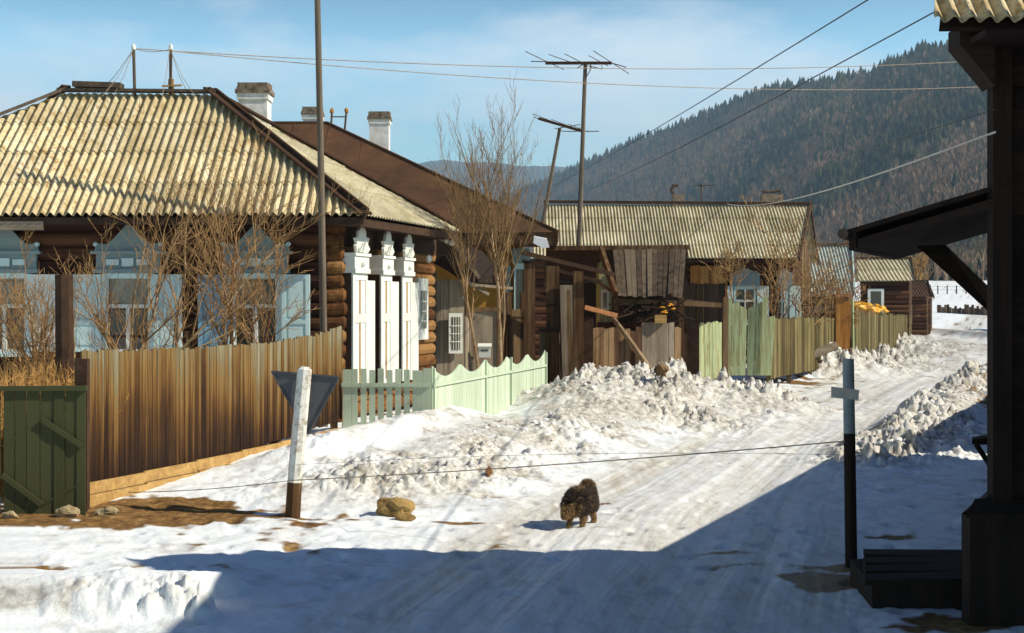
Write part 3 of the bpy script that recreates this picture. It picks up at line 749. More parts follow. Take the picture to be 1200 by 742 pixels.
# street side windows: deep boxed casings seen nearly edge on
for i, px in enumerate((412, 445, 470)):
    t = px-600
    # distance along the wall where the view ray meets the casing face
    off = .35; n_ = fs.n
    a = (t/F*(cA.y+off*n_.y)-(cA.x+off*n_.x))/(ud.x-t/F*ud.y)
    z0, z1 = 1.0, 3.02-.0
    wd = .74 if i == 0 else .62
    mb = MB(); mb.fbox(fs, a, a+wd, .12, off, z0, z1)  # dark casing box: the shade on its unlit sides is in the colour
    w = mb.build('window', M['board_dark'], h1)
    mb = MB(); mb.fbox(fs, a, a+.10, off, off+.03, z0, z1); mb.fbox(fs, a+wd-.10, a+wd, off, off+.03, z0, z1); mb.fbox(fs, a+.1, a+wd-.1, off, off+.015, z0, z1)
    mb.fbox(fs, a+.1, a+wd-.1, off+.015, off+.03, z1-.12, z1); mb.fbox(fs, a+.1, a+wd-.1, off+.015, off+.03, 2.15, 2.3)
    mb.build('closed_shutter', M['white_paint'], w)
    mb = MB(); mb.fbox(fs, a+wd*.5-.035, a+wd*.5+.035, off+.016, off+.024, z0+.1, 2.15); mb.fbox(fs, a+wd*.5-.035, a+wd*.5+.035, off+.016, off+.024, 2.3, z1-.12)
    mb.build('shutter_groove', M['board_yellow'], w)
    mb = MB(); mb.fbox(fs, a+wd+.06, a+wd+.48, off-.04, off, z0, z1-.12)
    for c in (1.35, 2.72): mb.fbox(fs, a+wd-.02, a+wd+.12, off+.0, off+.035, c, c+.14)
    mb.build('open_shutter', M['white_paint'], w)
    # cornice box and a carved leafy crest
    mb = MB(); mb.fbox(fs, a-.02, a+wd+.02, .12, off+.08, z1, z1+.08); mb.fbox(fs, a, a+wd, .12, off+.06, z1+.08, z1+.30); mb.fbox(fs, a-.03, a+wd+.03, .12, off+.09, z1+.30, z1+.35)
    mb.lump(fs.pt(a+wd*.5, off+.09, z1+.16), .05, 1, .1)
    crest = [(.10,0), (.04,.12), (.10,.16), (.02,.26), (.16,.28), (.20,.40), (.37,.54), (.54,.40), (.56,.29), (.74,.28), (.64,.17), (.76,.08), (.64,0)]
    mb.prism([fs.pt(a+c*wd/.74, off+.02, z1+.36+d*.95) for c, d in crest], n_*.05)
    for k in range(2): mb.prism([fs.pt(a+wd*(.15+.2*k), off+.08, z1+.36), fs.pt(a+wd*(.30+.2*k), off+.08, z1+.36), fs.pt(a+wd*(.24+.2*k), off+.13, z1+.52+.05*(k in (1,2)))], n_*.03)
    mb.build('window_crest', M['white_paint'], w)
# far small window on the log wall
mb = MB(); mb.fbox(fs, 4.30, 4.95, .10, .20, 1.75, 3.0); w = mb.build('window', M['white_paint'], h1, label='small white framed side window near the porch')
mb = MB(); mb.fbox(fs, 4.42, 4.83, .20, .205, 1.98, 2.75); pn = mb.build('pane', M['curtain'], w)
mb = MB(); 
for k in range(3): mb.fbox(fs, 4.42, 4.83, .205, .225, 2.12+k*.2, 2.14+k*.2)
for k in range(4): mb.fbox(fs, 4.46+k*.1, 4.475+k*.1, .205, .222, 1.98, 2.75)
mb.build('lattice', M['white_paint'], w)
MB().fbox(fs, .0, 5.6, .145, .175, 3.50, 3.93).build('eave_shade_board', M['board_dark'], h1)  # dark board added under the side eave to deepen the eave shadow
# insulators under the eave
mb = MB()
for p in (P(583-60, 281, 30.2), P(577-60+12, 284, 30.2), P(503, 303, 29)): mb.lump(p, .07, 1, .1, (1, 1, 1.3))
mb.parts('insulator', M['white_paint'], h1)
# sunken lower frame (stone and boards) at the wall foot
# entry porch at the far end of the log house
pr = thing('entry_porch', 'small board porch with a drooping dark roof and white lattice window beside the log house', 'porch', (-1.4, 31.3, .3))
mb = MB(); planks(mb, (-1.62, 31.0), (-1.02, 31.15), lambda t: .3, lambda t: 3.0, w=.15, rnd=R); planks(mb, (-1.02, 31.15), (-.6, 33.2), lambda t: .3, lambda t: 2.2, rnd=R)
planks(mb, (-1.62, 31.0), (-1.9, 33.2), lambda t: .3, lambda t: 3.2, rnd=R)
mb.build('board_wall', M['board_grey'], pr)
fp = Frame((-1.36, 30.98, 0), (.6, .15))
mb = MB(); mb.fbox(fp, 0, .30, .02, .06, 1.42, 2.28); w = mb.build('window', M['white_paint'], pr)
mb = MB(); mb.fbox(fp, .05, .25, .06, .066, 1.5, 2.2); mb.build('pane', M['curtain'], w)
mb = MB()
for k in range(3): mb.fbox(fp, .09+k*.055, .10+k*.055, .066, .08, 1.5, 2.2)
for k in range(3): mb.fbox(fp, .05, .25, .068, .082, 1.66+k*.17, 1.68+k*.17)
mb.build('lattice', M['white_paint'], w)
mb = MB(); tl, tr = P(500, 270, 30.9), P(533, 284, 30.9); lo = P(560, 326, 30.9)
mb.prism([P(505, 278, 30.9), P(536, 290, 30.9), P(561, 322, 30.9), P(562, 331, 30.9), P(548, 334, 30.9), P(525, 318, 30.9), P(507, 308, 30.9)], (.5, 2.2, 0))
mb.build('porch_roof', M['board_black'], pr)
mb = MB(); mb.bar(P(534, 288, 30.8), P(562, 326, 30.8), .06, .08); mb.bar(P(548, 331, 30.85), P(572, 345, 31.2), .08, .07); mb.bar(P(555,334,30.9), P(600,338,31.4), .06, .06)
mb.parts('verge_board', M['board_grey_x'], pr)
wk = thing('wicket_gate', 'grey plank wicket door between the porch and the young trees', 'gate', (-.6, 31.6, .3))
mb = MB(); planks(mb, (-1.00, 31.6), (-.33, 31.7), lambda t: .3, lambda t: 2.30, w=.17, rnd=R); mb.build('door_leaf', M['board_grey'], wk)
mb = MB(); mb.box((-1.03, 31.6, 1.4), (.08, .08, 2.3)); mb.box((-.29, 31.7, 1.4), (.09, .09, 2.3)); mb.bar((-1.1, 31.65, 2.36), (-.2, 31.7, 2.36), .12, .08); mb.build('door_frame', M['board_brown'], wk)
mbx = thing('letter_box', 'white letter box fixed to the grey wicket door', 'letter box', P(568, 413, 31.5))
q = P(568, 413, 31.45); mb = MB(); mb.box(q, (.26, .12, .22)); mb.prism([q+V(-.15,-.09,.11), q+V(.15,-.09,.11), q+V(.15,.07,.17), q+V(-.15,.07,.17)], (0,0,.025)); bx_ = mb.build('box_body', M['white_paint'], mbx)
mb = MB(); mb.box(q+V(0,-.064,.04), (.16, .006, .025)); mb.build('slot', M['iron'], bx_)

# ------------------------------------------------------------------ second house with rusty metal hip roof
h2 = thing('metal_roofed_house', 'ochre house under a rust brown sheet metal hip roof with two brick chimneys', 'house', (-4.5, 37.5, .3))
E1, E2, A0 = V(-12, 34, 4.05), V(1.10, 34, 4.16), V(-4.85, 38, 7.22)
E3 = V(1.22, 42, 4.16); E4 = V(-12, 42, 4.05); A1 = V(-7.6, 38, 7.22)
mb = MB()
def panelled(mb, poly, n=1, th=.03):
    nn = (poly[1]-poly[0]).cross(poly[2]-poly[0]).normalized()
    if nn.z < 0: nn = -nn
    mb.prism(poly, -nn*th)
for poly in ([E1, E2, A0, A1], [E2, E3, A0], [E3, E4, A1, A0], [E4, E1, A1]): panelled(mb, poly)
rf = mb.build('roof', M['metal_roof'], h2)
mb = MB()
sl = (A0-V(A0.x, 34, 4.1)); dn = V(0, 4, 3.1).normalized()
for k in range(14):   # standing seams on the front slope
    x = -11.2+k*.92; b = V(x, 34, 4.09)
    t = 1.0 if x < A0.x and x > A1.x else ((E2.x-x)/(E2.x-A0.x) if x >= A0.x else (x-E1.x)/(A1.x-E1.x))
    mb.bar(b+V(0,0,.02), b+V(0, 4*t, 3.1*t)+V(0,0,.02), .035, .05)
mb.bar(E2, A0, .10, .07); mb.bar(V(-12, 35.1, 4.94), V(-.5, 35.1, 4.98), .02, .03); mb.bar(A1, A0, .12, .06)
mb.build('seam', M['metal_roof'], rf)
mb = MB(); mb.box((-5.4, 34.05, 3.98), (12.9, .04, .20)); mb.box((-5.4, 34.5, 3.86), (12.6, .9, .03)); mb.bar(E2+V(-.03,0,-.12), E3+V(-.03,0,-.12), .04, .2); mb.parts('eave_boards', M['board_brown'], h2)
mb = MB(); mb.box((-5.35, 38.2, 2.1), (11.2, 6.6, 3.6)); mb.build('wall', M['ochre'], h2)
mb = MB(); mb.box((-.85, 34.86, 3.4), (.7, .06, .7)); mb.build('board_gable', M['board_brown'], h2)
f2 = Frame((0, 34.9, 0), (1, 0)); w = MB().fbox(f2, .05, .36, .02, .16, 2.1, 3.55).build('window', M['blue_paint'], h2)
MB().fbox(f2, .10, .30, .16, .165, 2.2, 3.3).build('pane', M['glass'], w)
mb = MB(); mb.fbox(f2, .0, .42, .02, .22, 3.45, 3.8); mb.fbox(f2, -.14, -.03, .02, .12, 2.1, 3.4); mb.build('window_crest', M['blue_trim'], w)
chimney(h2, (-5.3, 38.6), .55, .5, 6.4, 7.62); chimney(h2, P(445, 170, 38.6).xy[:], .60, .5, 5.6, 2.5+220/F*38.6)
am = thing('roof_bracket', 'pair of short wired iron posts on the rusty ridge between the chimneys', 'wire posts', V(-4.6, 38, 7.2))
mb = MB(); mb.tube([P(388, 148, 38), P(389, 131, 38)], .03, 6); mb.tube([P(404, 152, 38), P(406, 130, 38)], .03, 6); mb.bar(P(388, 137, 38), P(406, 137, 38), .02, .03); mb.build('post', M['iron'], am)
mb = MB(); mb.lump(P(389, 130, 38), .06, 1, .1, (1, 1, 1.5)); mb.lump(P(406, 130, 38), .06, 1, .1, (1, 1, 1.5)); mb.parts('insulator', M['board_orange'], am)

# ------------------------------------------------------------------ old timber gateway
gt = thing('timber_gateway', 'tall dark timber gateway of old posts beside the mint green pickets', 'gateway', (1.3, 33, .3))
def post(root, px0, px1, pyt, pyb, Y, mat, th=None, name='post'):
    a = P(px0, pyt, Y); b = P(px1, pyb, Y); w = b.x-a.x; c = (a+b)/2; z0 = min(b.z, gz(c.x, Y)+.0)-.1
    mb = MB(); mb.box((c.x, Y, (a.z+z0)/2), (w, th or w, a.z-z0)); return mb.build(name, mat, root)
post(gt, 614, 627, 309, 475, 32.2, M['board_brown'], .22)
post(gt, 640, 655, 312, 475, 33.0, M['board_brown'], .3)
post(gt, 672, 684, 318, 475, 32.6, M['board_brown'], .26)
post(gt, 684, 695, 372, 475, 32.8, M['board_dark'], .2)
mb = MB(); mb.prism([P(656, 334, 32.3), P(671, 334, 32.3), P(672, 470, 32.3), P(660, 470, 32.3)], (0, .05, 0)); mb.build('leaning_board', M['board_grey'], gt)
mb = MB(); mb.prism([P(664, 340, 32.2), P(668, 340, 32.2), P(673, 440, 32.2), P(667, 460, 32.2)], (0, .04, 0)); mb.build('leaning_board', M['board_brown'], gt)
mb = MB(); planks(mb, (.62, 33.1), (1.1, 33.1), lambda t: .2, lambda t: 1.92, w=.16, rnd=R); mb.build('plank_leaf', M['board_grey'], gt)
mb = MB(); planks(mb, (-.25, 32.6), (.38, 32.8), lambda t: .3, lambda t: 2.6+.3*math.sin(t*9), w=.13, rnd=R, topj=.12); mb.build('side_boards', M['board_brown'], gt)
mb = MB()
mb.bar(P(612, 296, 32.0), P(720, 322, 32.4), .12, .09); mb.bar(P(612, 306, 33.2), P(704, 330, 33.2), .1, .08); mb.bar(P(598, 372, 32.1), P(634, 374, 32.2), .06, .06)
mb.bar(P(632, 387, 32.7), P(660, 388, 32.9), .08, .08); mb.bar(P(640, 358, 32.9), P(656, 358, 32.9), .32, .06)
mb.parts('beam', M['board_dark'], gt)
mb = MB(); mb.bar(P(626, 344, 33), P(642, 350, 33), .09, .09); mb.bar(P(684, 360, 32.5), P(722, 370, 33), .10, .10); mb.parts('rail', M['board_orange'] if False else M['bark_red'], gt)
MB().prism([P(626, 277, 33), P(641, 280, 33), P(644, 290, 33), P(636, 291, 33), P(625, 285, 33)], (.0, .4, .03)).build('snow_patch', M['snow_clean'], gt)

# ------------------------------------------------------------------ open shed with plank roof
sh = thing('plank_roofed_shed', 'low open shed with a steep grey plank roof in front of the long corrugated house', 'shed', (2.9, 38.5, .3))
mb = MB(); a, b, c, d = P(718, 291, 38.2), P(805, 290, 38.2), P(800, 349, 36.6), P(724, 347, 36.6)
n = 13
for i in range(n):
    t0, t1 = i/n, (i+1)/n-.006; j = R.uniform(-.03, .03)
    p0, p1, p2, p3 = a.lerp(b, t0), a.lerp(b, t1), d.lerp(c, t1)+V(0, 0, j), d.lerp(c, t0)+V(0, 0, j); up_ = V(0, -.02, .02)*R.uniform(0, .8)
    mb.prism([p0+up_, p1+up_, p2+up_, p3+up_], (0, .03, -.02))
mb.build('plank_roof', M['board_roof'], sh)
mb = MB(); mb.bar(P(640, 291, 38.2), P(808, 290, 38.2), .14, .12); mb.build('ridge_beam', M['board_brown'], sh)
mb = MB(); a = P(640, 291, 38.25); mb.prism([V(a.x, 38.3, a.z), V(P(806,290,38.3).x, 38.3, a.z), V(P(806,290,38.3).x+.3, 41.0, 3.0), V(a.x, 41.0, 3.0)], (0, 0, -.05)); mb.build('back_roof', M['board_dark'], sh)
mb = MB(); planks(mb, (P(640,0,40.6).x, 40.6), (P(850,0,40.6).x, 40.6), lambda t: .2, lambda t: 3.05, w=.2, rnd=R); mb.build('back_wall', M['board_black_v'], sh)
mb = MB(); mb.bar(P(704, 292, 37.9), P(722, 346, 36.6), .10, .22); mb.bar(P(700, 330, 37.2), P(716, 341, 37.0), .06, .06); mb.parts('verge_board', M['board_brown'], sh)
mb = MB(); x0 = P(800,0,37).x
for px in (722, 798, 850): mb.box((P(px,0,37).x, 37.0, 1.4), (.14, .14, 2.5))
mb.bar(P(720, 352, 37), P(852, 358, 37), .12, .12); mb.build('post', M['board_brown'], sh)
mb = MB(); mb.prism([P(798, 352, 37.0), P(852, 358, 37.0), P(852, 356, 40), P(798, 350, 40)], (0, 0, -.05)); mb.build('low_roof', M['board_dark'], sh)
gh = thing('green_outhouse', 'narrow green painted gable with a white window glimpsed inside the dark shed', 'outhouse', (P(708,0,37.6).x, 37.8, .3))
mb = MB(); mb.prism([P(702, 440, 37.6), P(717, 440, 37.6), P(717, 330, 37.6), P(705, 306, 37.6), P(702, 316, 37.6)], (0, 1.4, 0)); mb.build('wall', M['green_fence'], gh)
w = MB().box(P(709, 351, 37.56), (.21, .05, .52)).build('window', M['white_paint'], gh); MB().box(P(709, 352, 37.53), (.10, .012, .40)).build('pane', M['curtain'], w)
lp = thing('junk_heap', 'brown heap of old boards and branches piled under the shed eave', 'board heap', (3.6, 36.6, 1.4))
mb = MB(); mb.box((3.5, 37.4, 1.15), (2.6, .5, 1.7)); mb.build('board_stack', M['board_dark'], lp)
mb = MB()
for k in range(46):
    p = P(R.uniform(722, 798), R.uniform(356, 384), 36.3+R.random()*.5); d = V(R.uniform(-1,1), R.uniform(-.3,.3), R.uniform(-.3,.3)).normalized()*R.uniform(.15,.5)
    mb.bar(p-d, p+d, R.uniform(.03,.08), R.uniform(.02,.05))
mb.build('loose_board', M['board_dark'], lp)
mb = MB()
for k in range(9): 
    p = P(R.uniform(776, 791), R.uniform(356, 367), 36.2); mb.lump(p, .045, 1, .4, (1.6, 1, .5))
mb.build('orange_cloth', M['tarp'], lp)

# ------------------------------------------------------------------ long corrugated house
h3 = thing('long_house', 'long brown house with a straight pale corrugated gable roof in front of the wooded hill', 'house', (5.5, 51, .3))
e0, e1, r0, r1 = V(.60, 48.5, 4.0), V(9.55, 48.5, 3.98), V(1.22, 51.5, 6.02), V(10.55, 51.5, 5.95)
corrugated(MB(), [e0, e1, r1, r0], e0, e1, .115, .026, 4, 6, rnd=R).build('front_roof', M['slate_far'], h3)
b0, b1 = V(2.2, 54.6, 4.0), V(11.5, 54.6, 4.0)
corrugated(MB(), [b0, b1, r1, r0], b0, b1, .23, .026, 4, 4, rnd=R).build('back_roof', M['slate_far'], h3)
mb = MB(); mb.bar(r0+V(-.1,0,.07), r1+V(.1,0,.07), .22, .09); mb.bar(e1+V(.05,0,-.02), r1+V(.06,0,0), .05, .2); mb.bar(b1+V(.05,0,-.02), r1+V(.06,0,0), .05, .2); mb.bar(e0+V(-.03,.1,-.09), e1+V(0,.1,-.09), .04, .1); mb.parts('ridge_board', M['board_dark'], h3)
wA = V(.9, 49.1, 0); wB = V(9.35, 49.1, 0); wC = wB+V(.34, .94, 0).normalized()*5.2
logs(MB(), wA, wB, .3, 3.9, .13, .15, R).build('front_wall', M['log_dark'], h3)
mb = MB(); planks(mb, wB, wC, lambda t: .3, lambda t: 3.9+1.9*(1-abs(2*t-1)), w=.16, rnd=R); mb.m = [(0,0)]; mb.mark(); planks(mb, wA, wA+V(1.8, 5, 0), lambda t: .3, lambda t: 3.9+1.6*(1-abs(2*t-1)), w=.16, rnd=R)
mb.parts('gable_wall', M['board_brown'], h3)
mb = MB(); planks(mb, P(809, 0, 48.8).xy[:], P(853, 0, 48.8).xy[:], lambda t: .3, lambda t: 3.75, w=.17, rnd=R); mb.build('board_lining', M['board_orange'], h3)
f3 = Frame((0, 48.85, 0), (1, 0))
def small_window(root, fr, xa, xb, z0, z1, m1, sh_l=True, sh_r=True):
    w = MB().fbox(fr, xa, xb, -.02, .03, z0, z1).build('window', m1, root)
    MB().fbox(fr, xa+.08, xb-.08, .03, .036, z0+.08, z1-.1).build('pane', M['glass'], w)
    mb = MB(); m_ = (xa+xb)/2; mb.fbox(fr, m_-.02, m_+.02, .036, .055, z0+.08, z1-.1); mb.fbox(fr, xa+.08, xb-.08, .036, .05, z0+(z1-z0)*.6, z0+(z1-z0)*.66); mb.build('window_frame', M['white_paint'], w)
    mb = MB(); mb.fbox(fr, xa-.12, xb+.12, -.02, .08, z1, z1+.45); mb.prism([fr.pt(xa-.1, .04, z1+.45), fr.pt(xb+.1, .04, z1+.45), fr.pt(m_, .04, z1+.62)], (0, .03, 0)); mb.build('window_crest', M['blue_trim'], w)
    if sh_l: MB().fbox(fr, xa-.42, xa-.03, .0, .05, z0, z1+.02).build('shutter', M['blue_paint'], root)
    if sh_r: MB().fbox(fr, xb+.03, xb+.42, .0, .05, z0, z1+.02).build('shutter', M['blue_paint'], root)
small_window(h3, f3, P(860,0,48.85).x, P(886,0,48.85).x, 1.75, 3.05, M['blue_paint'])
small_window(h3, f3, P(915,0,48.85).x, P(924,0,48.85).x, 1.75, 3.05, M['blue_paint'], False, True)
for px, s in ((795, -1), (905, 1)):
    p = P(px, 236, 51.5); ch = MB().box((p.x, 51.6, 6.0), (.42 if px == 795 else .75, .4, .7)).build('chimney', M['brick_cap'], h3)
    mb = MB(); z = 6.35
    if px == 795: mb.tube([V(p.x-.15, 51.6, z), V(p.x-.24, 51.6, z+.16), V(p.x-.16, 51.6, z+.32), V(p.x, 51.6, z+.33)], [.05,.07,.07,.05], 7)
    else: mb.tube([V(p.x-.3, 51.6, z), V(p.x-.34, 51.6, z+.12), V(p.x-.1, 51.6, z+.10), V(p.x+.3, 51.6, z+.14), V(p.x+.34, 51.6, z)], .05, 7)
    mb.build('smoke_cowl', M['iron'], ch)

# ------------------------------------------------------------------ houses farther down the street
h4 = thing('corrugated_barn', 'small barn with a steep greenish corrugated roof just past the long house', 'barn', (13, 60, .3))
e0, e1, r0, r1 = V(12.0, 58.3, 2.75), V(13.75, 58.3, 2.75), V(12.25, 60.6, 4.88), V(14.15, 60.6, 4.88)
corrugated(MB(), [e0-V(.6,0,0), e1, r1, r0-V(.6,0,0)], e0-V(.6,0,0), e1, .13, .028, 3, 6, rnd=R).build('front_roof', M['slate_green'], h4)
b0, b1 = V(12.0, 63.4, 2.75), V(14.9, 63.4, 2.75)
corrugated(MB(), [b0, b1, r1, r0], b0, b1, .26, .028, 3, 4, rnd=R).build('back_roof', M['slate_green'], h4)
mb = MB(); mb.bar(e1+V(.05,0,0), r1+V(.05,0,.03), .05, .22); mb.parts('verge_board', M['blue_paint'], h4)
MB().bar(r0+V(-.6,0,.06), r1+V(.1,0,.06), .2, .08).build('ridge_board', M['board_brown'], h4)
mb = MB(); planks(mb, (11.6, 58.8), (13.6, 58.8), lambda t: .2, lambda t: 2.9, w=.18, rnd=R); planks(mb, (13.6, 58.8), (14.8, 63), lambda t: .2, lambda t: 2.8+1.9*(1-abs(2*t-1)), w=.18, rnd=R); mb.build('wall', M['board_brown'], h4)
MB().box((12.2, 58.1, 2.35), (1.6, .5, .5)).build('lean_to', M['board_grey_x'], h4)
def far_house(name, label, x0, x1, y0, zr, ze, wallm, roofm, depth=4, wins=()):
    t = thing(name, label, 'house', ((x0+x1)/2, y0, 0))
    e0, e1, r0, r1 = V(x0, y0, ze), V(x1, y0, ze), V(x0+.5, y0+depth/2, zr), V(x1+.5, y0+depth/2, zr)
    corrugated(MB(), [e0, e1, r1, r0], e0, e1, .2, .03, 2, 4, rnd=R).build('front_roof', roofm, t)
    b0, b1 = V(x0+1, y0+depth, ze), V(x1+1, y0+depth, ze)
    corrugated(MB(), [b0, b1, r1, r0], b0, b1, .3, .03, 2, 4, rnd=R).build('back_roof', roofm, t)
    logs(MB(), (x0+.3, y0+.4, 0), (x1-.3, y0+.4, 0), .1, ze, .13, .1, R).build('front_wall', wallm, t)
    mb = MB(); u = V(.32, .95, 0); planks(mb, (x1-.3, y0+.4), (x1-.3+.32*(depth-.8), y0+.4+.95*(depth-.8)), lambda q: 0, lambda q: ze+(zr-ze)*(1-abs(2*q-1)), w=.2, rnd=R); mb.build('gable_wall', M['board_brown'], t)
    mb = MB(); mb.bar(r0+V(0,0,.05), r1+V(0,0,.05), .2, .08); mb.bar(e1, r1, .05, .2); mb.bar(b1, r1, .05, .2); mb.parts('ridge_board', M['board_dark'], t)
    for xa, xb, z0, z1 in wins:
        fr = Frame((0, y0+.2, 0), (1, 0)); w = MB().fbox(fr, xa, xb, 0, .06, z0, z1).build('window', M['white_paint'], t)
        MB().fbox(fr, xa+.14, xb-.14, .06, .066, z0+.12, z1-.12).build('pane', M['glass'], w)
    return t
far_house('log_cottage', 'brown cottage with white windows standing behind the orange tarpaulin', 17.2, 20.0, 72, 4.75, 3.6, M['log_dark'], M['slate_far'], 5, [(17.7, 18.5, 1.6, 3.2)])
far_house('small_cottage', 'low dark cottage at the far end of the street fence', 23.8, 26.6, 92, 3.9, 2.9, M['log_dark'], M['metal_roof'], 5, [(24.6, 25.4, 1.2, 2.4)])
far_house('distant_cottage', 'tiny dark cottage with rusty roof beside the snow field', 29.6, 32.6, 112, 3.9, 2.9, M['log_dark'], M['metal_roof'], 6, [(30.6, 31.5, 1.0, 2.2)])

# ------------------------------------------------------------------ fences and gates
def fence_thing(name, label, cat, pts, top, bot, mat, w=.12, post_mat=None, posts=(), rails=(), lean=0, topj=.02, railm=None, group=None, gap=.006, dj=.009):
    t = thing(name, label, cat, V(pts[0][0], pts[0][1], 0), group)
    mb = MB(); L = [0]
    for i in range(1, len(pts)): L.append(L[-1]+math.dist(pts[i-1], pts[i]))
    for i in range(1, len(pts)):
        a, b = L[i-1]/L[-1], L[i]/L[-1]
        planks(mb, pts[i-1], pts[i], lambda q: bot(a+(b-a)*q), lambda q: top(a+(b-a)*q), w=w, rnd=R, lean=lean, topj=topj, gap=gap, dj=dj)
    mb.build('board_panel', mat, t)
    def at(q):
        s = q*L[-1]
        for i in range(1, len(pts)):
            if s <= L[i]+1e-6:
                k = (s-L[i-1])/(L[i]-L[i-1]); return V(lerp(pts[i-1][0], pts[i][0], k), lerp(pts[i-1][1], pts[i][1], k), 0)
    for q in posts:
        p = at(q); zt = top(q)-.08; zb = min(bot(q), gz(p.x, p.y))-.15
        MB().box((p.x-.10, p.y+.03, (zt+zb)/2), (.11, .11, zt-zb)).build('post', post_mat or mat, t)
    for h_ in rails:
        mb = MB()
        for i in range(10):
            q0, q1 = i/10, (i+1)/10; p, q_ = at(q0), at(q1); o = V(-.045, .02, 0)
            mb.bar(p+o+V(0,0,lerp(bot(q0), top(q0), h_)), q_+o+V(0,0,lerp(bot(q1), top(q1), h_)), .04, .08)
        mb.parts('rail', railm or M['board_grey_x'], t)
    return t, at
def curve(pts):
    xs = [p[0] for p in pts]; ys = [p[1] for p in pts]
    return lambda q: float(np.interp(q, xs, ys))
# tall weathered fence in front of the log house
fA, fB = V(-5.05, 17, 0), V(-2.76, 23.5, 0)
ptsF = [(lerp(fA.x, fB.x, k/6)+.10*math.sin(k/6*3.14), lerp(fA.y, fB.y, k/6)) for k in range(7)]
pf, _ = fence_thing('plank_fence', 'tall brown stained plank fence with a sagging grey top in front of the log house', 'fence', ptsF,
    curve([(0,1.93), (.3,1.90), (.6,1.92), (.85,2.0), (1,2.12)]), curve([(0,.37), (.5,.40), (1,.62)]), M['fence'], w=.095, gap=.007, dj=.0035, post_mat=M['board_brown'], posts=(.02,.35,.68,.99), rails=(.2,.85))
mb = MB()   # pale sill boards under the fence
for k in range(6):
    for j in range(2):
        a = V(*ptsF[k], 0); b = V(*ptsF[k+1], 0); o = V(.03+.04*j, -.02-.02*j, 0); za = .30-.14*j+.02*k; zb = .30-.14*j+.02*(k+1)
        mb.bar(a+o+V(0,0,za+.015), b+o+V(0,0,zb), .035, .135)
mb.parts('sill_board', M['board_yellow'], pf)
gg = thing('green_gate', 'dark olive green gate with diamond battens at the left end of the fence', 'gate', (-5.4, 16.5, 0))
fg = Frame((-5.80, 16.55, 0), (.88, .35*.25)); zb_, zt_ = .03, 1.50
mb = MB(); planks(mb, fg.pt(0,0,0), fg.pt(.92,0,0), lambda t: zb_, lambda t: zt_, w=.155, gap=.008, rnd=R, topj=.0, botj=.01); mb.build('gate_leaf', M['green_dark'], gg)
mb = MB(); planks(mb, fg.pt(-1.0,0,0), fg.pt(-.03,0,0), lambda t: zb_, lambda t: zt_, w=.155, gap=.008, rnd=R, topj=.0, botj=.01); mb.build('gate_leaf', M['green_dark'], gg)
mb = MB()
def gp(px, py): return fg.pt((px-1)/91*.90, .03, EYE-(py-HZ)/F*16.55)
for a, b, w_, o in (((0,523),(45,492),.02,.004), ((45,492),(91,524),.06,.03), ((0,556),(45,592),.06,.03), ((45,592),(91,566),.02,.004)):
    p, q = gp(*a), gp(*b); n_ = fg.n*(o-.02); mb.bar(p+n_, q+n_, .03 if o > .01 else .012, w_)
mb.parts('batten', M['green_dark'], gg)
mb = MB(); mb.fbox(fg, -1.0, .93, -.03, .06, zt_-.005, zt_+.05); mb.build('top_rail', M['green_dark'], gg)
MB().box((-4.98, 16.85, .9), (.12, .12, 1.9)).build('post', M['board_dark'], gg)
# garden post standing behind the gate
for i_, (px, w_) in enumerate(((76, .22),)):
    tag(MB().tube([P(px, 445, 19), P(px-1, 322, 19)], w_*.55, 8).build('garden_post', M['board_dark'], loc=P(px, 445, 19)), 'thick dark post standing behind the green gate and thicket', 'post')
# pale green pickets: open front section, then scalloped boarding along the street
pk = thing('picket_fence', 'pale mint green picket fence with a scalloped top beside the white shutters', 'fence', (-1.3, 23.3, .4))
x0, x1 = P(402, 0, 23.4).x, P(505, 0, 23.3).x
ff = Frame((x0, 23.4, 0), (x1-x0, -.1)); Lw = x1-x0
mb = MB(); zt = 1.43; zb = .40
widths = [0, .145, .29, .43, .57, .71, .85, .99, 1.13]
for k, a in enumerate(widths):
    ww = .095 if k else .14
    if k == 8: ww = .17
    mb.fbox(ff, a, a+ww, 0, .022, zb+R.uniform(0,.02), zt+R.uniform(-.015,.015)-.0)
mb.fbox(ff, 1.30, Lw-.0, 0, .022, zb, zt+.02)
mb.build('open_pickets', M['green_pale'], pk)
MB().fbox(ff, -.02, Lw, -.04, -.001, 1.12, 1.19).fbox(ff, -.02, Lw, .023, .05, 1.15, 1.21).fbox(ff, -.02, Lw, -.04, -.001, .50, .57).build('rail', M['green_pale'], pk)
p0 = V(x1, 23.3, 0); p1 = V(.69, 30.9, 0); fp = Frame(p0, p1-p0); Lp = (p1-p0).length
mb = MB(); nb = 52; 
def scal(s):  # scalloped outline: cusps get closer to the eye level
    k = (s*5.0) % 1.0; base = 1.44-.0*s
    return base-.20*(math.sin(math.pi*k)**.8)+.05
for k in range(nb):
    a0, a1 = Lp*k/nb, Lp*(k+1)/nb-.004; za, zc = scal(k/nb+1e-4), scal((k+1)/nb-1e-4); zbm = .42-.10*k/nb; b = R.uniform(0,.004)
    g_ = fp.pt; mb.hexa([g_(a0,b,zbm), g_(a1,b,zbm), g_(a1,b+.022,zbm), g_(a0,b+.022,zbm), g_(a0,b,za), g_(a1,b,zc), g_(a1,b+.022,zc), g_(a0,b+.022,za)][::1])
mb.build('scalloped_boards', M['green_pale'], pk)
mb = MB(); mb.bar(fp.pt(0,.045,1.17), fp.pt(Lp,.045,1.17), .03, .045); mb.bar(fp.pt(0,.045,.46), fp.pt(Lp,.045,.36), .03, .05)
for a in (.02, 3.1, 4.9, Lp-.03): mb.fbox(fp, a, a+.05, .02, .06, .3, 1.45)
mb.parts('batten', M['green_pale'], pk)
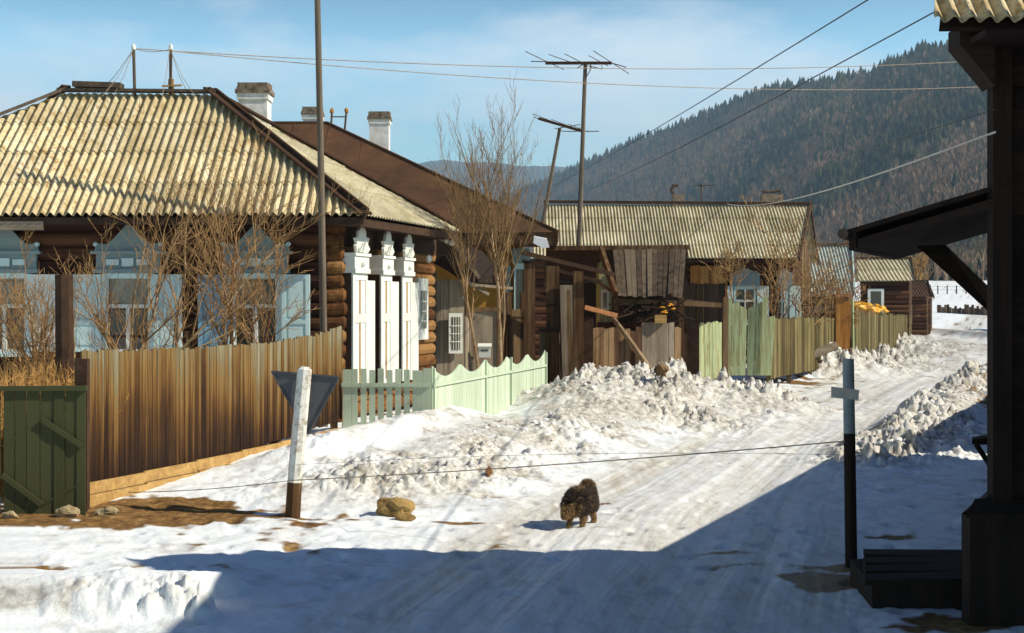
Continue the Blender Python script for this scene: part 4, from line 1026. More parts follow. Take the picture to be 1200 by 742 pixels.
mb = MB(); mb.bar(fp.pt(1.6,.05,.36), fp.pt(Lp,.08,.26), .05, .16); mb.bar(fp.pt(1.2,.07,.24), fp.pt(Lp,.10,.12), .05, .16); mb.parts('sill_board', M['board_yellow'], pk)
for a in (0.05, Lp*.5, Lp-.06):
    MB().fbox(fp, a, a+.09, -.1, -.01, .1, 1.3).build('post', M['green_pale'], pk)

# fences beyond the gateway
fence_thing('brown_fence', 'brown board fence behind the leaning pole with a ragged top', 'fence', [P(694,0,34.5).xy[:], P(758,0,35.6).xy[:], P(800,0,37).xy[:]],
    curve([(0,1.95), (.35,1.85), (.6,2.0), (1,1.85)]), curve([(0,.4), (1,.4)]), M['board_brown'], w=.17, posts=(.02,.5,.98), rails=(.8,), topj=.05, railm=M['board_grey_x'])
tag(fence_thing('grey_fence_panel', 'two pale grey boards standing proud of the brown fence', 'fence panel', [P(752,0,34.9).xy[:], P(790,0,35.1).xy[:]],
    curve([(0,2.02), (1,2.0)]), curve([(0,.5), (1,.5)]), M['board_grey'], w=.33, posts=(.5,), post_mat=M['board_orange'], topj=.03)[0], None, None)
MB().box(P(774, 374, 34.9), (.28, .2, .2)).build('post_cap_block', M['board_yellow'], label='square pale wooden block resting on the grey fence boards', cat='block', loc=P(774, 380, 34.9))
pole_ = MB().tube([P(718, 372, 34.2), P(740, 402, 33.6), P(768, 442, 33.0)], [.05, .06, .065], 8).build('leaning_pole', M['bark'], loc=P(768, 442, 33.0), smooth=True)
tag(pole_, 'thin bare pole leaning diagonally against the brown fence', 'pole')
pole_ = MB().tube([P(786, 420, 33.9), P(794, 437, 33.5)], [.05, .05], 6).build('fence_prop', M['board_orange'], loc=P(794, 437, 33.5)); tag(pole_, 'short orange stake leaning by the pale grey boards', 'stake')
fence_thing('green_fence', 'faded green board fence between the grey panel and the raised boards', 'fence', [P(797,0,38.6).xy[:], P(852,0,40).xy[:]],
    curve([(0,1.92), (1,2.0)]), curve([(0,.4), (1,.4)]), M['green_fence'], w=.14, posts=(.02,.55,.98), rails=(.85,), topj=.04)
tb = thing('raised_board_gate', 'tall faded green boards splayed unevenly in the middle of the street fence', 'gate', (P(875,0,41.2).x, 41.2, .3))
mb = MB()
for a, b, ta, tb_, dY in ((850,857,351,350,0), (857,866,356,354,.02), (866,874,358,362,.05), (875,884,362,357,.05), (884,893,357,352,.02), (891,897,350,347,-.05), (896,905,372,370,.1)):
    Y = 41.0+dY; mb.prism([P(a,440,Y), P(b-.5,440,Y), P(b+1.5+(b-875)*.06,tb_,Y), P(a+2+(a-875)*.06,ta,Y)], (0, .03, 0))
mb.build('board_panel', M['green_fence'], tb)
mb = MB(); mb.bar(P(850, 375, 41.2), P(905, 378, 41.2), .04, .1); mb.bar(P(850, 420, 41.2), P(905, 420, 41.2), .04, .1); mb.parts('rail', M['green_fence'], tb)
fence_thing('olive_fence', 'olive brown board fence in front of the long house', 'fence', [P(903,0,42).xy[:], P(940,0,46).xy[:], P(978,0,50).xy[:]],
    curve([(0,2.05), (.5,2.03), (1,2.0)]), curve([(0,.3), (1,.3)]), M['board_olive'], w=.17, posts=(.02,.33,.66,.98), rails=(.85,), topj=.04)
og = thing('orange_gatepost', 'bright orange stained boarded gatepost between the olive fence and the far fence', 'gatepost', (P(988,0,50).x, 50, .2))
mb = MB(); Y = 50; mb.box((P(983,0,Y).x, Y, 1.45), (.27, .26, 2.5)); mb.box((P(992,0,Y).x, Y+.05, 1.35), (.22, .22, 2.4)); mb.build('post', M['board_orange'], og)
MB().box((P(987,0,Y).x, Y, 2.76), (.62, .42, .08)).build('post_cap', M['bark_red'], og)
MB().tube([P(1000, 425, 50), P(999, 352, 50)], .05, 6).build('drainpipe', M['green_fence'], og)
fence_thing('far_fence', 'brown board fence running away to the snow field', 'fence', [P(1002,0,52).xy[:], P(1040,0,62).xy[:], P(1068,0,75).xy[:]],
    curve([(0,2.25), (.5,2.0), (1,1.85)]), curve([(0,.2), (1,.1)]), M['board_olive'], w=.2, posts=(.02,.3,.6,.98), rails=(.85,), topj=.06)
mb = MB()
for k in range(40): 
    t = k/39; p = P(1004+36*t, 359+4*t+R.uniform(-3,3), 54+6*t); mb.lump(p, .17*(1.15-.7*t), 1, .35, (1.6,1,.75), R)
tag(mb.build('orange_tarpaulin', M['tarp'], loc=P(1020, 363, 56), smooth=False), 'crumpled orange tarpaulin lying over the top of the far fence', 'tarpaulin')

# ------------------------------------------------------------------ bare trees and thickets
def limb(tr, tw, p, d, L, r, depth, rnd, up=.25, spread=.7, kids=(5, 8), thin=.006, zig=.16, low=.3):
    n = max(3, int(L/.22)) if depth < 2 else 3
    pts = [Vector(p)]; dd = Vector(d).normalized()
    for i in range(n):
        dd = (dd+V(rnd.gauss(0, zig), rnd.gauss(0, zig), rnd.gauss(0, zig*.6)+up*.25)).normalized(); pts.append(pts[-1]+dd*(L/n))
    r1 = max(thin*.6, r*.35); rads = [r+(r1-r)*(i/n) for i in range(n+1)]
    (tr if depth == 0 else tw).tube(pts, rads, 7 if depth == 0 else (5 if depth == 1 else 3), cap=False)
    if depth >= 3: return
    k = rnd.randint(*kids) if depth == 0 else (rnd.randint(kids[0]*2//3, kids[1]*2//3) if depth == 1 else rnd.randint(2, 4))
    for j in range(k):
        t = rnd.uniform(.2, 1.0) if depth else rnd.uniform(low, 1.0); i = min(n-1, int(t*n)); q = pts[i].lerp(pts[i+1], t*n-i)
        a = rnd.uniform(0, 6.28); ax = dd.orthogonal().normalized(); side = Matrix.Rotation(a, 3, dd) @ ax
        nd = (dd*(1-spread*.5)+side*spread*rnd.uniform(.6, 1.2)+V(0, 0, up)).normalized()
        limb(tr, tw, q, nd, L*rnd.uniform(.38, .62)*(1.1-.4*t), max(thin, rads[i]*.6), depth+1, rnd, up, spread, kids, thin, zig, low)
def bare_tree(name, label, cat, base, stems, group=None, bark=None, seed=1, **kw):
    """stems: list of (dx, dy, direction, length, radius)"""
    rnd = random.Random(seed); tm = kw.pop('twig', None); t = thing(name, label, cat, base, group); tr = MB(); tw = MB()
    for dx, dy, d, L, r in stems: limb(tr, tw, Vector(base)+V(dx, dy, -.1), d, L, r, 0, rnd, **kw)
    tr.build('trunk', bark or M['bark'], t, smooth=True); tw.build('crown', tm or M['twig'], t, smooth=True)
    return t
G1 = 'leafless shrubs in the front garden of the log house'
def gb(px, Y): x = (px-600)/F*Y; return V(x, Y, gz(x, Y))
th = dict(up=.26, spread=.72, kids=(8, 11), thin=.0042, zig=.12, low=.2)
bare_tree('bare_shrub', 'sprawling leafless shrub behind the green gate at the far left', 'shrub', gb(28, 20.5), [(0,0,(-.3,.1,1),2.6,.035), (.1,.1,(.5,0,1),2.4,.03), (-.1,0,(.1,-.2,1),2.2,.03)], G1, seed=3, **th)
bare_tree('bare_shrub', 'many stemmed bare shrub rising behind the low left end of the plank fence', 'shrub', gb(122, 20.5), [(0,0,(.15,.1,1),3.7,.036), (.1,.1,(.6,.1,1),3.3,.03), (-.1,0,(-.5,0,1),2.6,.026), (.05,0,(.35,.1,1),4.0,.034)], G1, seed=8, **th)
bare_tree('bare_shrub', 'tall bare shrub between the two left shuttered windows', 'shrub', gb(195, 22.3), [(0,0,(.1,.1,1),3.6,.03), (.1,0,(.45,.1,1),3.0,.028), (-.1,0,(-.25,0,1),2.8,.025)], G1, seed=14, **th)
bare_tree('red_stemmed_tree', 'slender tree with a reddish straight stem in front of the deep blue shutter', 'young tree', gb(270, 22.6), [(0,0,(-.01,0,1),3.3,.045), (.15,.1,(.25,0,1),2.6,.025)], G1, bark=M['bark_red'], seed=21, up=.22, spread=.8, kids=(9, 13), thin=.006, zig=.05)
yt = dict(up=.36, spread=.58, kids=(12, 15), thin=.0036, zig=.055, low=.42, twig=M['twig_mid'])
bare_tree('bare_tree', 'left one of two tall leafless young trees behind the mint green pickets', 'young tree', gb(566, 28.6), [(0,0,(.0,.0,1),4.0,.042)], 'young street trees behind the pickets', seed=5, **yt)
bare_tree('bare_tree', 'right one of two tall leafless young trees behind the mint green pickets', 'young tree', gb(586, 28.9), [(0,0,(.0,.0,1),4.5,.05), (.02,.03,(.07,.05,1),4.2,.034)], 'young street trees behind the pickets', seed=6, **yt)
G2 = 'leafless trees in front of the long house'
bare_tree('bare_shrub', 'broad leafless shrub before the right end of the long house roof', 'shrub', gb(905, 46.8), [(0,0,(-.2,0,1),4.4,.05), (.3,0,(.2,0,1),4.0,.05), (-.5,0,(-.4,0,1),3.4,.04)], G2, seed=31, up=.22, spread=.8, kids=(9,13), thin=.010, zig=.1)
bare_tree('bare_shrub', 'dense dark thicket beside the orange gatepost', 'shrub', gb(955, 50.5), [(0,0,(-.3,0,1),2.7,.05), (.4,0,(.2,0,1),2.8,.05), (.2,.2,(-.1,0,1),2.4,.05)], G2, seed=32, up=.12, spread=.9, kids=(9,13), thin=.012, zig=.12)
G3 = 'far leafless trees at the end of the street'
bare_tree('bare_tree', 'leafless tree beside the far log cottage', 'tree', gb(1043, 88), [(0,0,(-.05,0,1),5.0,.10), (.3,0,(.1,0,1),4.6,.09)], G3, seed=41, up=.3, spread=.6, kids=(9,13), thin=.02, zig=.06)
bare_tree('bare_tree', 'leafless tree beside the tiny distant cottage', 'tree', gb(1062, 108), [(0,0,(.05,0,1),5.0,.12), (.6,0,(-.08,0,1),4.6,.10)], G3, seed=42, up=.3, spread=.6, kids=(9,13), thin=.025, zig=.06)
# dry weeds behind the gate
mb = MB(); rw = random.Random(4)
for k in range(1500):
    x = rw.uniform(-6.8, -4.95); y = rw.uniform(17.2, 20.5); z0 = .1; h = rw.uniform(.9, 1.75); d = V(rw.gauss(0,.14), rw.gauss(0,.14), 1)
    a = V(x, y, z0); b = a+d*h*.6; c = a+d*h+V(rw.gauss(0,.10), rw.gauss(0,.1), 0); w_ = V(.007, .003, 0)
    mb.add([a-w_, a+w_, b+w_, b-w_, c], [(0,1,2,3), (3,2,4)])
    for q in range(2):
        s = b.lerp(c, rw.random()); e = s+V(rw.gauss(0,.09), rw.gauss(0,.09), rw.uniform(.0,.1)); mb.add([s-w_, s+w_, e], [(0,1,2)])
mb.build('dry_weeds', M['weeds'], label='dry orange weeds standing behind the green gate', cat='weeds', kind='stuff')

# ------------------------------------------------------------------ poles, antennas, wires
t = MB().tube([V(P(380,0,24).x, 24, .2), P(379, 385, 24), P(376, 190, 24), P(372, 0, 24), P(370, -110, 24)], [.066,.062,.056,.050,.045], 10).build('utility_pole', M['pole'], loc=(P(380,0,24).x, 24, .3), smooth=True)
tag(t, 'tall thin grey timber pole in front of the yellowish roof corner', 'pole')
def antenna(label, base, top, b0, b1, els, Y, r=.05, extra=()):
    t = thing('tv_antenna', label, 'antenna', P(*base, Y), None)
    MB().tube([P(*base, Y), P(*top, Y)], [r*1.25, r], 7).build('mast', M['pole'], t)
    a, b = P(*b0, Y-.1), P(*b1, Y-.1); MB().bar(a, b, .06, .08).build('boom', M['board_dark'], t)
    d = (b-a).normalized()
    for q, ln, dz in els:
        c = a.lerp(b, q)+V(0,0,.06); e = V(d.x*.35, .93, .0)*ln; MB().tube([c-e, c+e+V(0,0,dz)], .012, 5).build('element', M['iron'], t)
    for pts in extra: MB().tube([P(*p, Y-.1) for p in pts], .014, 5).build('dipole', M['iron'], t)
    return t
antenna('tall television antenna with a level boom on a straight mast before the long house', (678, 300), (686, 74), (639, 74), (717, 74), [(.0,1.6,0), (.25,1.1,.1), (.5,1.2,0), (.8,.9,0), (1,1.7,-.1)], 40, .055,
    [[(622,72),(660,73)], [(717,74),(734,79)], [(686,92),(692,82),(692,76)], [(676,80),(683,76)], [(692,78),(706,81),(705,77)]])
antenna('leaning television antenna with a tilted boom on a slanting mast beside the tall one', (636, 262), (656, 150), (631, 139), (683, 154), [(.1,1.0,0), (.5,.9,0), (.9,1.1,0)], 45, .05, [[(650,150),(660,154),(702,154)], [(656,150),(680,146),(679,152)], [(625,137),(640,143)]])
mt = thing('tv_antenna', 'tiny faint antenna on the ridge of the long house', 'antenna', P(822, 236, 51.7))
MB().tube([P(822, 237, 51.7), P(822, 216, 51.7)], .03, 5).build('mast', M['iron'], mt); MB().tube([P(814, 218, 51.7), P(838, 217, 51.7)], .02, 5).build('boom', M['iron'], mt)
for px, lab in ((157, 'left iron aerial mast on the ridge of the near corrugated roof'), (199, 'right iron aerial mast on the ridge of the near corrugated roof')):
    t = thing('aerial_mast', lab, 'aerial mast', P(px, 112, 27.4), 'aerial masts on the near roof')
    MB().tube([P(px+1, 113, 27.4), P(px-.5 if px < 180 else px+1, 55, 27.4)], .03, 6).build('mast', M['iron'], t); MB().lump(P(px-.5 if px < 180 else px+1, 56, 27.4), .05, 1, .1, (1, 1, 1.6)).build('insulator', M['white_paint'], t)
    g_ = MB()
    for ex, ey, Y in (((112,112,27.6), (120,113,26.8), (133,112,27.2)) if px < 180 else ((228,112,27.2), (222,113,28), (190,113,26.8))): g_.tube([P(px, 57, 27.4), (P(px, 57, 27.4)+P(ex, ey, Y))/2-V(0,0,.08), P(ex, ey, Y)], .006, 4)
    g_.build('guy_wire', M['wire'], t)
t = thing('roof_cross', 'small yellowish wooden cross piece on the ridge beside the right aerial mast', 'wooden cross', P(201, 112, 27.45))
MB().box((P(201,0,27.45).x, 27.42, P(0,103,27.45).z), (.10, .06, .32)).build('upright', M['board_yellow'], t); MB().bar(P(190, 101, 27.38), P(213, 100, 27.38), .04, .035).build('crossbar', M['board_yellow'], t)
def wire(label, pts, r, mat, sag=.0, n=26, cat='wire', name='overhead_wire', group=None):
    a, b = pts; L = [a.lerp(b, i/n)-V(0, 0, 4*sag*(i/n)*(1-i/n)) for i in range(n+1)]
    return tag(MB().tube(L, r, 5).build(name, mat, loc=a), label, cat, group)
GW = 'overhead wires crossing the sky'
wire('upper level wire crossing the sky from the left aerial mast', (P(157, 57, 27.4), P(1290, 60, 42)), .009, M['wire'], .45, group=GW)
wire('lower level wire crossing the sky from the right aerial mast', (P(200, 60, 27.4), P(1290, 92, 50)), .009, M['wire'], .55, group=GW)
wire('short wire joining the two iron aerial masts', (P(157, 57, 27.4), P(200, 58, 27.4)), .007, M['wire'], .05, group=GW)
wire('upper slanting wire passing in front of the wooded hill', (P(1130, -70, 14), P(640, 222, 70)), .009, M['cable_dark'], .12, group=GW)
wire('lower slanting wire ending above the long house', (P(1190, -38, 14), P(692, 222, 60)), .009, M['cable_dark'], .12, group=GW)
wire('pale cable running up from the long house chimney to the dark corner post', (P(1166, 155, 11.2), P(852, 239, 51.3)), .010, M['cable_white'], .25, group=GW)
wire('faint wire low across the hill toward the dark post', (P(1166, 128, 11.2), P(945, 190, 75)), .004, M['cable_dark'], .1, group=GW)

# ------------------------------------------------------------------ barrier posts, sign, rope
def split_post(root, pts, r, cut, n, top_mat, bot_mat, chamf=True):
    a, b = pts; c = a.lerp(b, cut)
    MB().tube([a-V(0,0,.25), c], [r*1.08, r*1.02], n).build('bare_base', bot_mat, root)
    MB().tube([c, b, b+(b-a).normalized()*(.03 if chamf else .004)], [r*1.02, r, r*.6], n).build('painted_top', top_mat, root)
Y0 = 16.5; ba = P(341, 614, Y0); bt = P(357, 433, Y0)
s1 = thing('leaning_post', 'white topped wooden post leaning right, carrying the dark triangular sign', 'post', ba)
split_post(s1, (ba, bt), .083, .27, 8, M['post_white'], M['board_brown'])
sg = thing('triangular_sign', 'dark grey back of a point-down triangular sign behind the white leaning post', 'road sign', P(358, 460, 16.6))
def tri(mb, Y, o=0):
    c = [P(316, 434, Y), P(399, 441, Y), P(361, 512, Y)]; m_ = sum(c, V(0,0,0))/3
    out_ = []
    for i in range(3):
        p, q_, s_ = c[i-1], c[i], c[(i+1) % 3]
        out_ += [q_+(p-q_).normalized()*.035, q_+((p-q_).normalized()+(s_-q_).normalized())*.012, q_+(s_-q_).normalized()*.035]
    return out_
MB().prism(tri(None, 16.62), (0, .012, 0)).build('sign_plate', M['sign_back'], sg)
mb = MB(); c = [P(316, 434, 16.61), P(399, 441, 16.61), P(361, 512, 16.61)]
for i in range(3): 
    m_ = sum(c, V(0,0,0))/3; p = c[i-1]+(m_-c[i-1])*.06; q_ = c[i]+(m_-c[i])*.06; mb.bar(p, q_, .02, .012)
mb.build('folded_rim', M['sign_back'], sg)
Y1 = 13.8; ba2 = P(998, 662, Y1); bt2 = P(994, 421, Y1)
s2 = thing('upright_post', 'slim white post, coloured grey for shade, with a dark lower half standing in the building shadow', 'post', ba2)
split_post(s2, (ba2, bt2), .055, .64, 12, M['post_white_shaded'], M['board_black_v'], False)
MB().hexa([P(974, 466, 13.70), P(1006, 469, 13.72), P(1006, 469, 13.74), P(974, 466, 13.72), P(974, 453, 13.70), P(1007, 457, 13.72), P(1007, 457, 13.74), P(974, 453, 13.72)]).build('cross_plate', M['cable_white'], s2)
wire('brown rope strung between the leaning white post and the slim upright post', (P(342, 563, 16.40), P(990, 517, 13.70)), .006, M['wire'], .03, cat='rope', name='barrier_rope', group='ropes strung across the road')
wire('thin rope running from the leaning white post to the plank fence foot', (P(342, 563, 16.40), P(150, 577, 17.2)), .005, M['wire'], .03, cat='rope', name='barrier_rope', group='ropes strung across the road')
wire('faint dark strand hanging above the brown rope between both posts', (P(345, 545, 16.40), P(990, 533, 13.70)), .0018, M['cable_dark'], -.06, cat='rope', name='barrier_rope', group='ropes strung across the road')

# ------------------------------------------------------------------ stones, logs and scraps
def stone(name, label, px, py, Y, r, mat, sq=(1, 1, .7), sub=3, cat='stone', seed=1, group=None, sink=.25):
    rnd = random.Random(seed); c = P(px, py, Y); c.z = gz(c.x, Y)+r*sq[2]*(1-sink)
    mb = MB(); mb.lump((0,0,0), 1, sub, .0, (1,1,1), rnd); A = np.array(mb.v)
    d = 1+.85*(fbm(A[:,0]*1.7+seed*5+A[:,2], A[:,1]*1.7-A[:,2]*1.3, 4, seed)-.5)*1.6
    A = A*d[:, None]*np.array(sq)*r+np.array(c); mb.v = [tuple(q) for q in A]
    return tag(mb.build(name, mat, loc=c), label, cat, group)
GS = 'stones by the road'
stone('stone', 'ochre brown stone lying on the dirty snow left of the dog', 461, 598, 16.75, .19, M['stone'], (1.05,.7,.62), seed=12, group=GS)
stone('stone', 'small red brown stone on the snow bank', 573, 572, 19.6, .055, M['bark_red'], (1,1,1.2), 2, seed=3, group=GS)
stone('stone', 'low yellowish scrap of earth at the foot of the ochre stone', 476, 611, 16.5, .10, M['stone'], (1.2,.6,.5), 2, seed=4, group=GS)
stone('stone', 'pale boulder touching the bottom corner of the green gate', 80, 606, 16.35, .11, M['stone_grey'], (1.1,.7,.6), seed=5, group=GS)
stone('stone', 'small pale stone under the left half of the green gate', 12, 612, 16.3, .075, M['stone_grey'], (1.2,.7,.5), seed=6, group=GS)
stone('stone', 'pale rounded stone on the bare soil by the plank fence sill', 126, 606, 16.5, .085, M['stone_grey'], (1.4,.8,.6), seed=7, group=GS)
stone('wood_scrap', 'rusty brown scrap sticking out of the big dirty snow heap', 775, 455, 31.2, .13, M['board_brown'], (1.1,.8,1.0), 2, cat='scrap', seed=8, sink=-.4)
for (a, b, r, lab) in (((905, 428, 47.2), (980, 396, 47.8), .16, 'thick snow dusted log slanting out of the far snow heap'), ((912, 418, 47.6), (945, 396, 48.2), .12, 'shorter dark log lying behind the thick slanting log')):
    pa, pb = P(*a), P(*b); pa.z = gz(pa.x, pa.y)+r*.5; pb.z = max(gz(pb.x, pb.y)+r*.8, pb.z-.25)
    t = MB().tube([pa, pb], [r, r*.85], 9).build('fallen_log', M['board_grey_x'], loc=pa, smooth=False); tag(t, lab, 'log', 'logs in the far snow heap')
# scraps near the far fence
t = thing('firewood_pile', 'short sawn logs lying at the foot of the far fence', 'firewood', P(1012, 405, 53)); 
for k, (px, py) in enumerate(((1007, 407), (1014, 409), (1020, 404), (1050, 402))):
    p = P(px, py, 53 if px < 1030 else 62); p.z = gz(p.x, p.y)+.16; MB().tube([p, p+V(.25, -.5, .05)], .15, 8).build('log', M['board_orange'] if k % 2 == 0 else M['board_brown'], t)

# ------------------------------------------------------------------ snow field at the end of the street
t = thing('field_fence', 'low wire and post fence crossing the distant snow field', 'fence', P(1100, 356, 215))
zf = lambda x, y: gz(x, y)
for k in range(9):
    x = P(1066+11*k, 0, 215).x; z = zf(x, 215); MB().box((x, 215, z+.6), (.14, .14, 1.3)).build('post', M['board_dark'], t)
xa, xb = P(1066,0,215).x, P(1158,0,215).x; MB().bar((xa, 215, zf(xa,215)+1.1), (xb, 215, zf(xb,215)+1.1), .03, .04).bar((xa, 215, zf(xa,215)+.6), (xb, 215, zf(xb,215)+.6), .03, .04).build('rail', M['board_grey_x'], t)
t = thing('garden_fence', 'ragged stick fence below the distant snow field', 'fence', P(1120, 367, 165))
mb = MB(); planks(mb, P(1098,0,165).xy[:], P(1160,0,160).xy[:], lambda q: zf(58, 165)-.3, lambda q: zf(58,165)+.75, w=.3, rnd=R, topj=.25, gap=.02); mb.build('board_panel', M['board_brown'], t)
tag(MB().box((P(1076,0,100).x, 100, .6), (.8, .6, 1.3)).lump((P(1076,0,100).x, 100, 1.3), .4, 1, .1, (1,.8,.4)).build('tree_stump', M['board_dark'], loc=(P(1076,0,100).x, 100, 0)), 'small dark stump standing alone on the snow beyond the far fence', 'stump')

# ------------------------------------------------------------------ dark building on the right
hb = thing('dark_board_building', 'near tarred board building in shadow with a sunlit corrugated roof at the right edge', 'building', (6, 12.4, 0))
wl = V(3.75, 11.34, 0); sd_ = V(.43, .903, 0)
mb = MB()
z = .0
while z < 4.55:
    mb.hexa([(3.9,11.37,z), (9.2,11.37,z), (9.2,11.43,z), (3.9,11.43,z), (3.9,11.395,z+.165), (9.2,11.395,z+.165), (9.2,11.43,z+.165), (3.9,11.43,z+.165)]); z += .168
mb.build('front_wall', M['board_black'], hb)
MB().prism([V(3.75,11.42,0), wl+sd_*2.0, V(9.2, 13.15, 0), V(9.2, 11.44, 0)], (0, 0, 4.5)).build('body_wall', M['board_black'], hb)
MB().prism([V(3.85,11.5,4.5), V(3.95,12.2,5.7), V(4.45,12.95,4.8), V(4.4,12.9,4.5)], (.05, 0, 0)).build('gable_wall', M['board_black'], hb)
MB().box((3.825, 11.38, 2.25), (.15, .14, 4.5)).build('corner_post', M['board_black_v'], hb)
corrugated(MB(), [V(3.13,10.8,4.60), V(9.5,10.8,4.60), V(9.5,12.2,6.0), V(3.66,12.2,6.0)], (3.13,10.8,4.60), (9.5,10.8,4.60), .130, .028, 2, 10, rnd=R).build('front_roof', M['slate'], hb)
corrugated(MB(), [V(4.12,13.12,5.0), V(9.5,13.12,5.0), V(9.5,12.2,6.0), V(3.66,12.2,6.0)], (4.12,13.12,5.0), (9.5,13.12,5.0), .130, .028, 2, 6, rnd=R).build('back_roof', M['slate'], hb)
mb = MB(); mb.prism([V(3.2,10.86,4.565), V(9.4,10.86,4.565), V(9.4,12.2,5.9), V(3.72,12.2,5.9)], (0,.02,-.03)); mb.build('roof_deck', M['board_black'], hb)
MB().prism([V(4.12,13.08,4.94), V(9.4,13.08,4.94), V(9.4,12.2,5.9), V(3.72,12.2,5.9)], (0,-.02,-.03)).build('roof_deck', M['board_black'], hb)
mb = MB(); mb.prism([P(1125, 30, 11.1), P(1125, 52, 11.1), P(1166, 101, 11.1), P(1166, 30, 11.1)], (0, .3, 0)); mb.box((6.4, 11.0, 4.50), (5.8, .55, .05)); mb.build('eave_bracket', M['board_black'], hb)
mb = MB(); pz = .85
mb.prism([V(3.52,11.15,-.1), V(9.2,11.15,-.1), V(9.2,11.15,pz), V(3.52,11.15,pz)], (0, .2, 0)); mb.prism([V(3.48,11.12,pz), V(9.2,11.12,pz), V(9.2,11.34,pz+.09), V(3.62,11.34,pz+.09)], (0,0,.03))
mb.prism([V(3.52,11.36,-.1), V(3.75,11.36,-.1), V(3.75,11.36,pz+.15), V(3.52,11.36,pz)], sd_*2.2)
mb.build('plinth', M['board_black_v'], hb)
MB().prism([V(4.62,4.5,0), V(9.2,4.5,0), V(9.2,10.45,0), V(4.62,10.45,0)], (0,0,5.75)).build('added_shade_wall', M['board_black'], hb)  # unseen wing added outside the frame to shade the near road
MB().prism([V(4.60,4.4,5.76), V(9.3,4.4,5.76), V(9.3,10.47,5.76), V(4.60,10.47,5.76)], (0,0,.07)).build('added_shade_roof', M['board_roof'], hb)
# pent canopy over the street door
A, B = V(2.71, 11.8, 3.09), V(3.61, 13.8, 3.07); n_ = V(.914, -.407, 0)
def off(p, t, dz=0): return p+n_*t+V(0, 0, .285*t+dz)
mb = MB(); mb.hexa([off(A,0,-.04), off(B,0,-.04), off(B,1.3,-.04), off(A,1.25,-.04), off(A,0,0), off(B,0,0), off(B,1.3,0), off(A,1.25,0)])
cn_ = mb.build('door_canopy', M['board_black'], hb)
MB().hexa([off(A,.03,-.17), off(B,.03,-.17), off(B,.09,-.17), off(A,.09,-.17), off(A,.03,-.041), off(B,.03,-.041), off(B,.09,-.041), off(A,.09,-.041)]).build('fascia', M['board_black'], cn_)
mb = MB(); mb.hexa([off(A,.1,-.17), off(B,.1,-.17), off(B,1.2,-.17), off(A,1.2,-.17), off(A,.1,-.10), off(B,.1,-.10), off(B,1.2,-.10), off(A,1.2,-.10)]); mb.build('soffit', M['board_black'], cn_)
mb = MB(); mb.tube([A+V(-.03,-.05,-.03), B+V(-.03,.0,-.03)], .045, 8); mb.build('gutter', M['iron'], cn_)
mb = MB(); mb.prism([P(1074, 288, 12.7), P(1107, 287, 12.7), P(1172, 350, 12.3), P(1172, 378, 12.3)], (.05, .12, 0)); mb.build('brace', M['board_black'], cn_)
# door of the street side
fd = Frame(wl+sd_*.5+V(0,0,0), sd_); MB().fbox(fd, .3, 1.2, .005, .05, .3, 2.3).build('door', M['board_black_v'], hb)
st = thing('door_step', 'low dark plank step beside the near building plinth', 'step', (3.3, 12.4, 0))
mb = MB()
for k in range(4): mb.prism([V(2.86+.08*k, 11.75+.33*k, .21+.012*k), V(4.1, 11.75+.33*k, .22), V(4.1, 12.06+.33*k, .23), V(2.92+.08*k, 12.06+.33*k, .20+.012*k)], (0, 0, .05))
mb.build('tread', M['board_black'], st); MB().prism([V(2.93,11.8,-.05), V(4.1,11.8,-.05), V(4.1,11.8,.215), V(2.93,11.8,.205)], (.1, 1.2, 0)).build('step_body', M['board_black_v'], st)
sb = thing('wall_bench', 'small dark shelf jutting from the near building beyond its plinth', 'shelf', P(1150, 545, 13.2))
MB().hexa([P(1139,521,13.1), P(1170,521,13.1), P(1170,518,13.4), P(1139,518,13.4), P(1139,515,13.1), P(1170,511,13.1), P(1170,508,13.4), P(1139,512,13.4)]).build('seat', M['board_black'], sb)
MB().bar(P(1144, 521, 13.2), P(1162, 548, 13.2), .05, .04).build('brace', M['board_black_v'], sb)
# rear wing of the building and the yard fence, which throw the long road shadow
rw_ = thing('rear_wing', 'low log wing continuing the dark building along the street', 'building', (6.8, 16.8, 0))
q0, q1 = V(4.98, 13.3, 0), V(8.55, 21.4, 0); nn = V(.914, -.407, 0)
logs(MB(), q0+nn*.3, q1+nn*.3, .1, 2.85, .14, .05, R).build('front_wall', M['log_dark'], rw_)
MB().prism([q0+V(-.1,-.25,2.92), q1+V(-.1,.1,2.92), q1+nn*3.5+V(0,0,4.4), q0+nn*3.5+V(0,0,4.4)], (0,0,.06)).build('roof', M['board_roof'], rw_)
MB().prism([q0+nn*.3, q0+nn*3.4, q0+nn*3.4+V(0,0,4.3), q0+nn*.3+V(0,0,2.95)], (.05,.1,0)).build('end_wall', M['log_dark'], rw_)
MB().prism([q1+nn*.3, q1+nn*3.4, q1+nn*3.4+V(0,0,4.3), q1+nn*.3+V(0,0,2.95)], (.05,.1,0)).build('end_wall', M['log_dark'], rw_)
fence_thing('yard_fence', 'tall board fence on the shaded side of the street', 'fence', [(8.9, 21.9), (12.8, 30.5), (16.7, 39.2)], curve([(0,2.55), (1,2.5)]), curve([(0,.1), (1,.1)]), M['board_brown'], w=.2, posts=(.02,.5,.98), rails=(.8,))
br = thing('roadside_barn', 'plain board barn beyond the yard fence', 'barn', (48, 118, 0))
mb = MB(); mb.box((50, 118, 2.6), (8, 12, 5.4)); mb.build('wall', M['board_brown'], br); MB().prism([V(45.4,111.5,5.2), V(54.6,111.5,5.2), V(50,111.5,7.6)], (0,13,0)).build('roof', M['board_roof'], br)

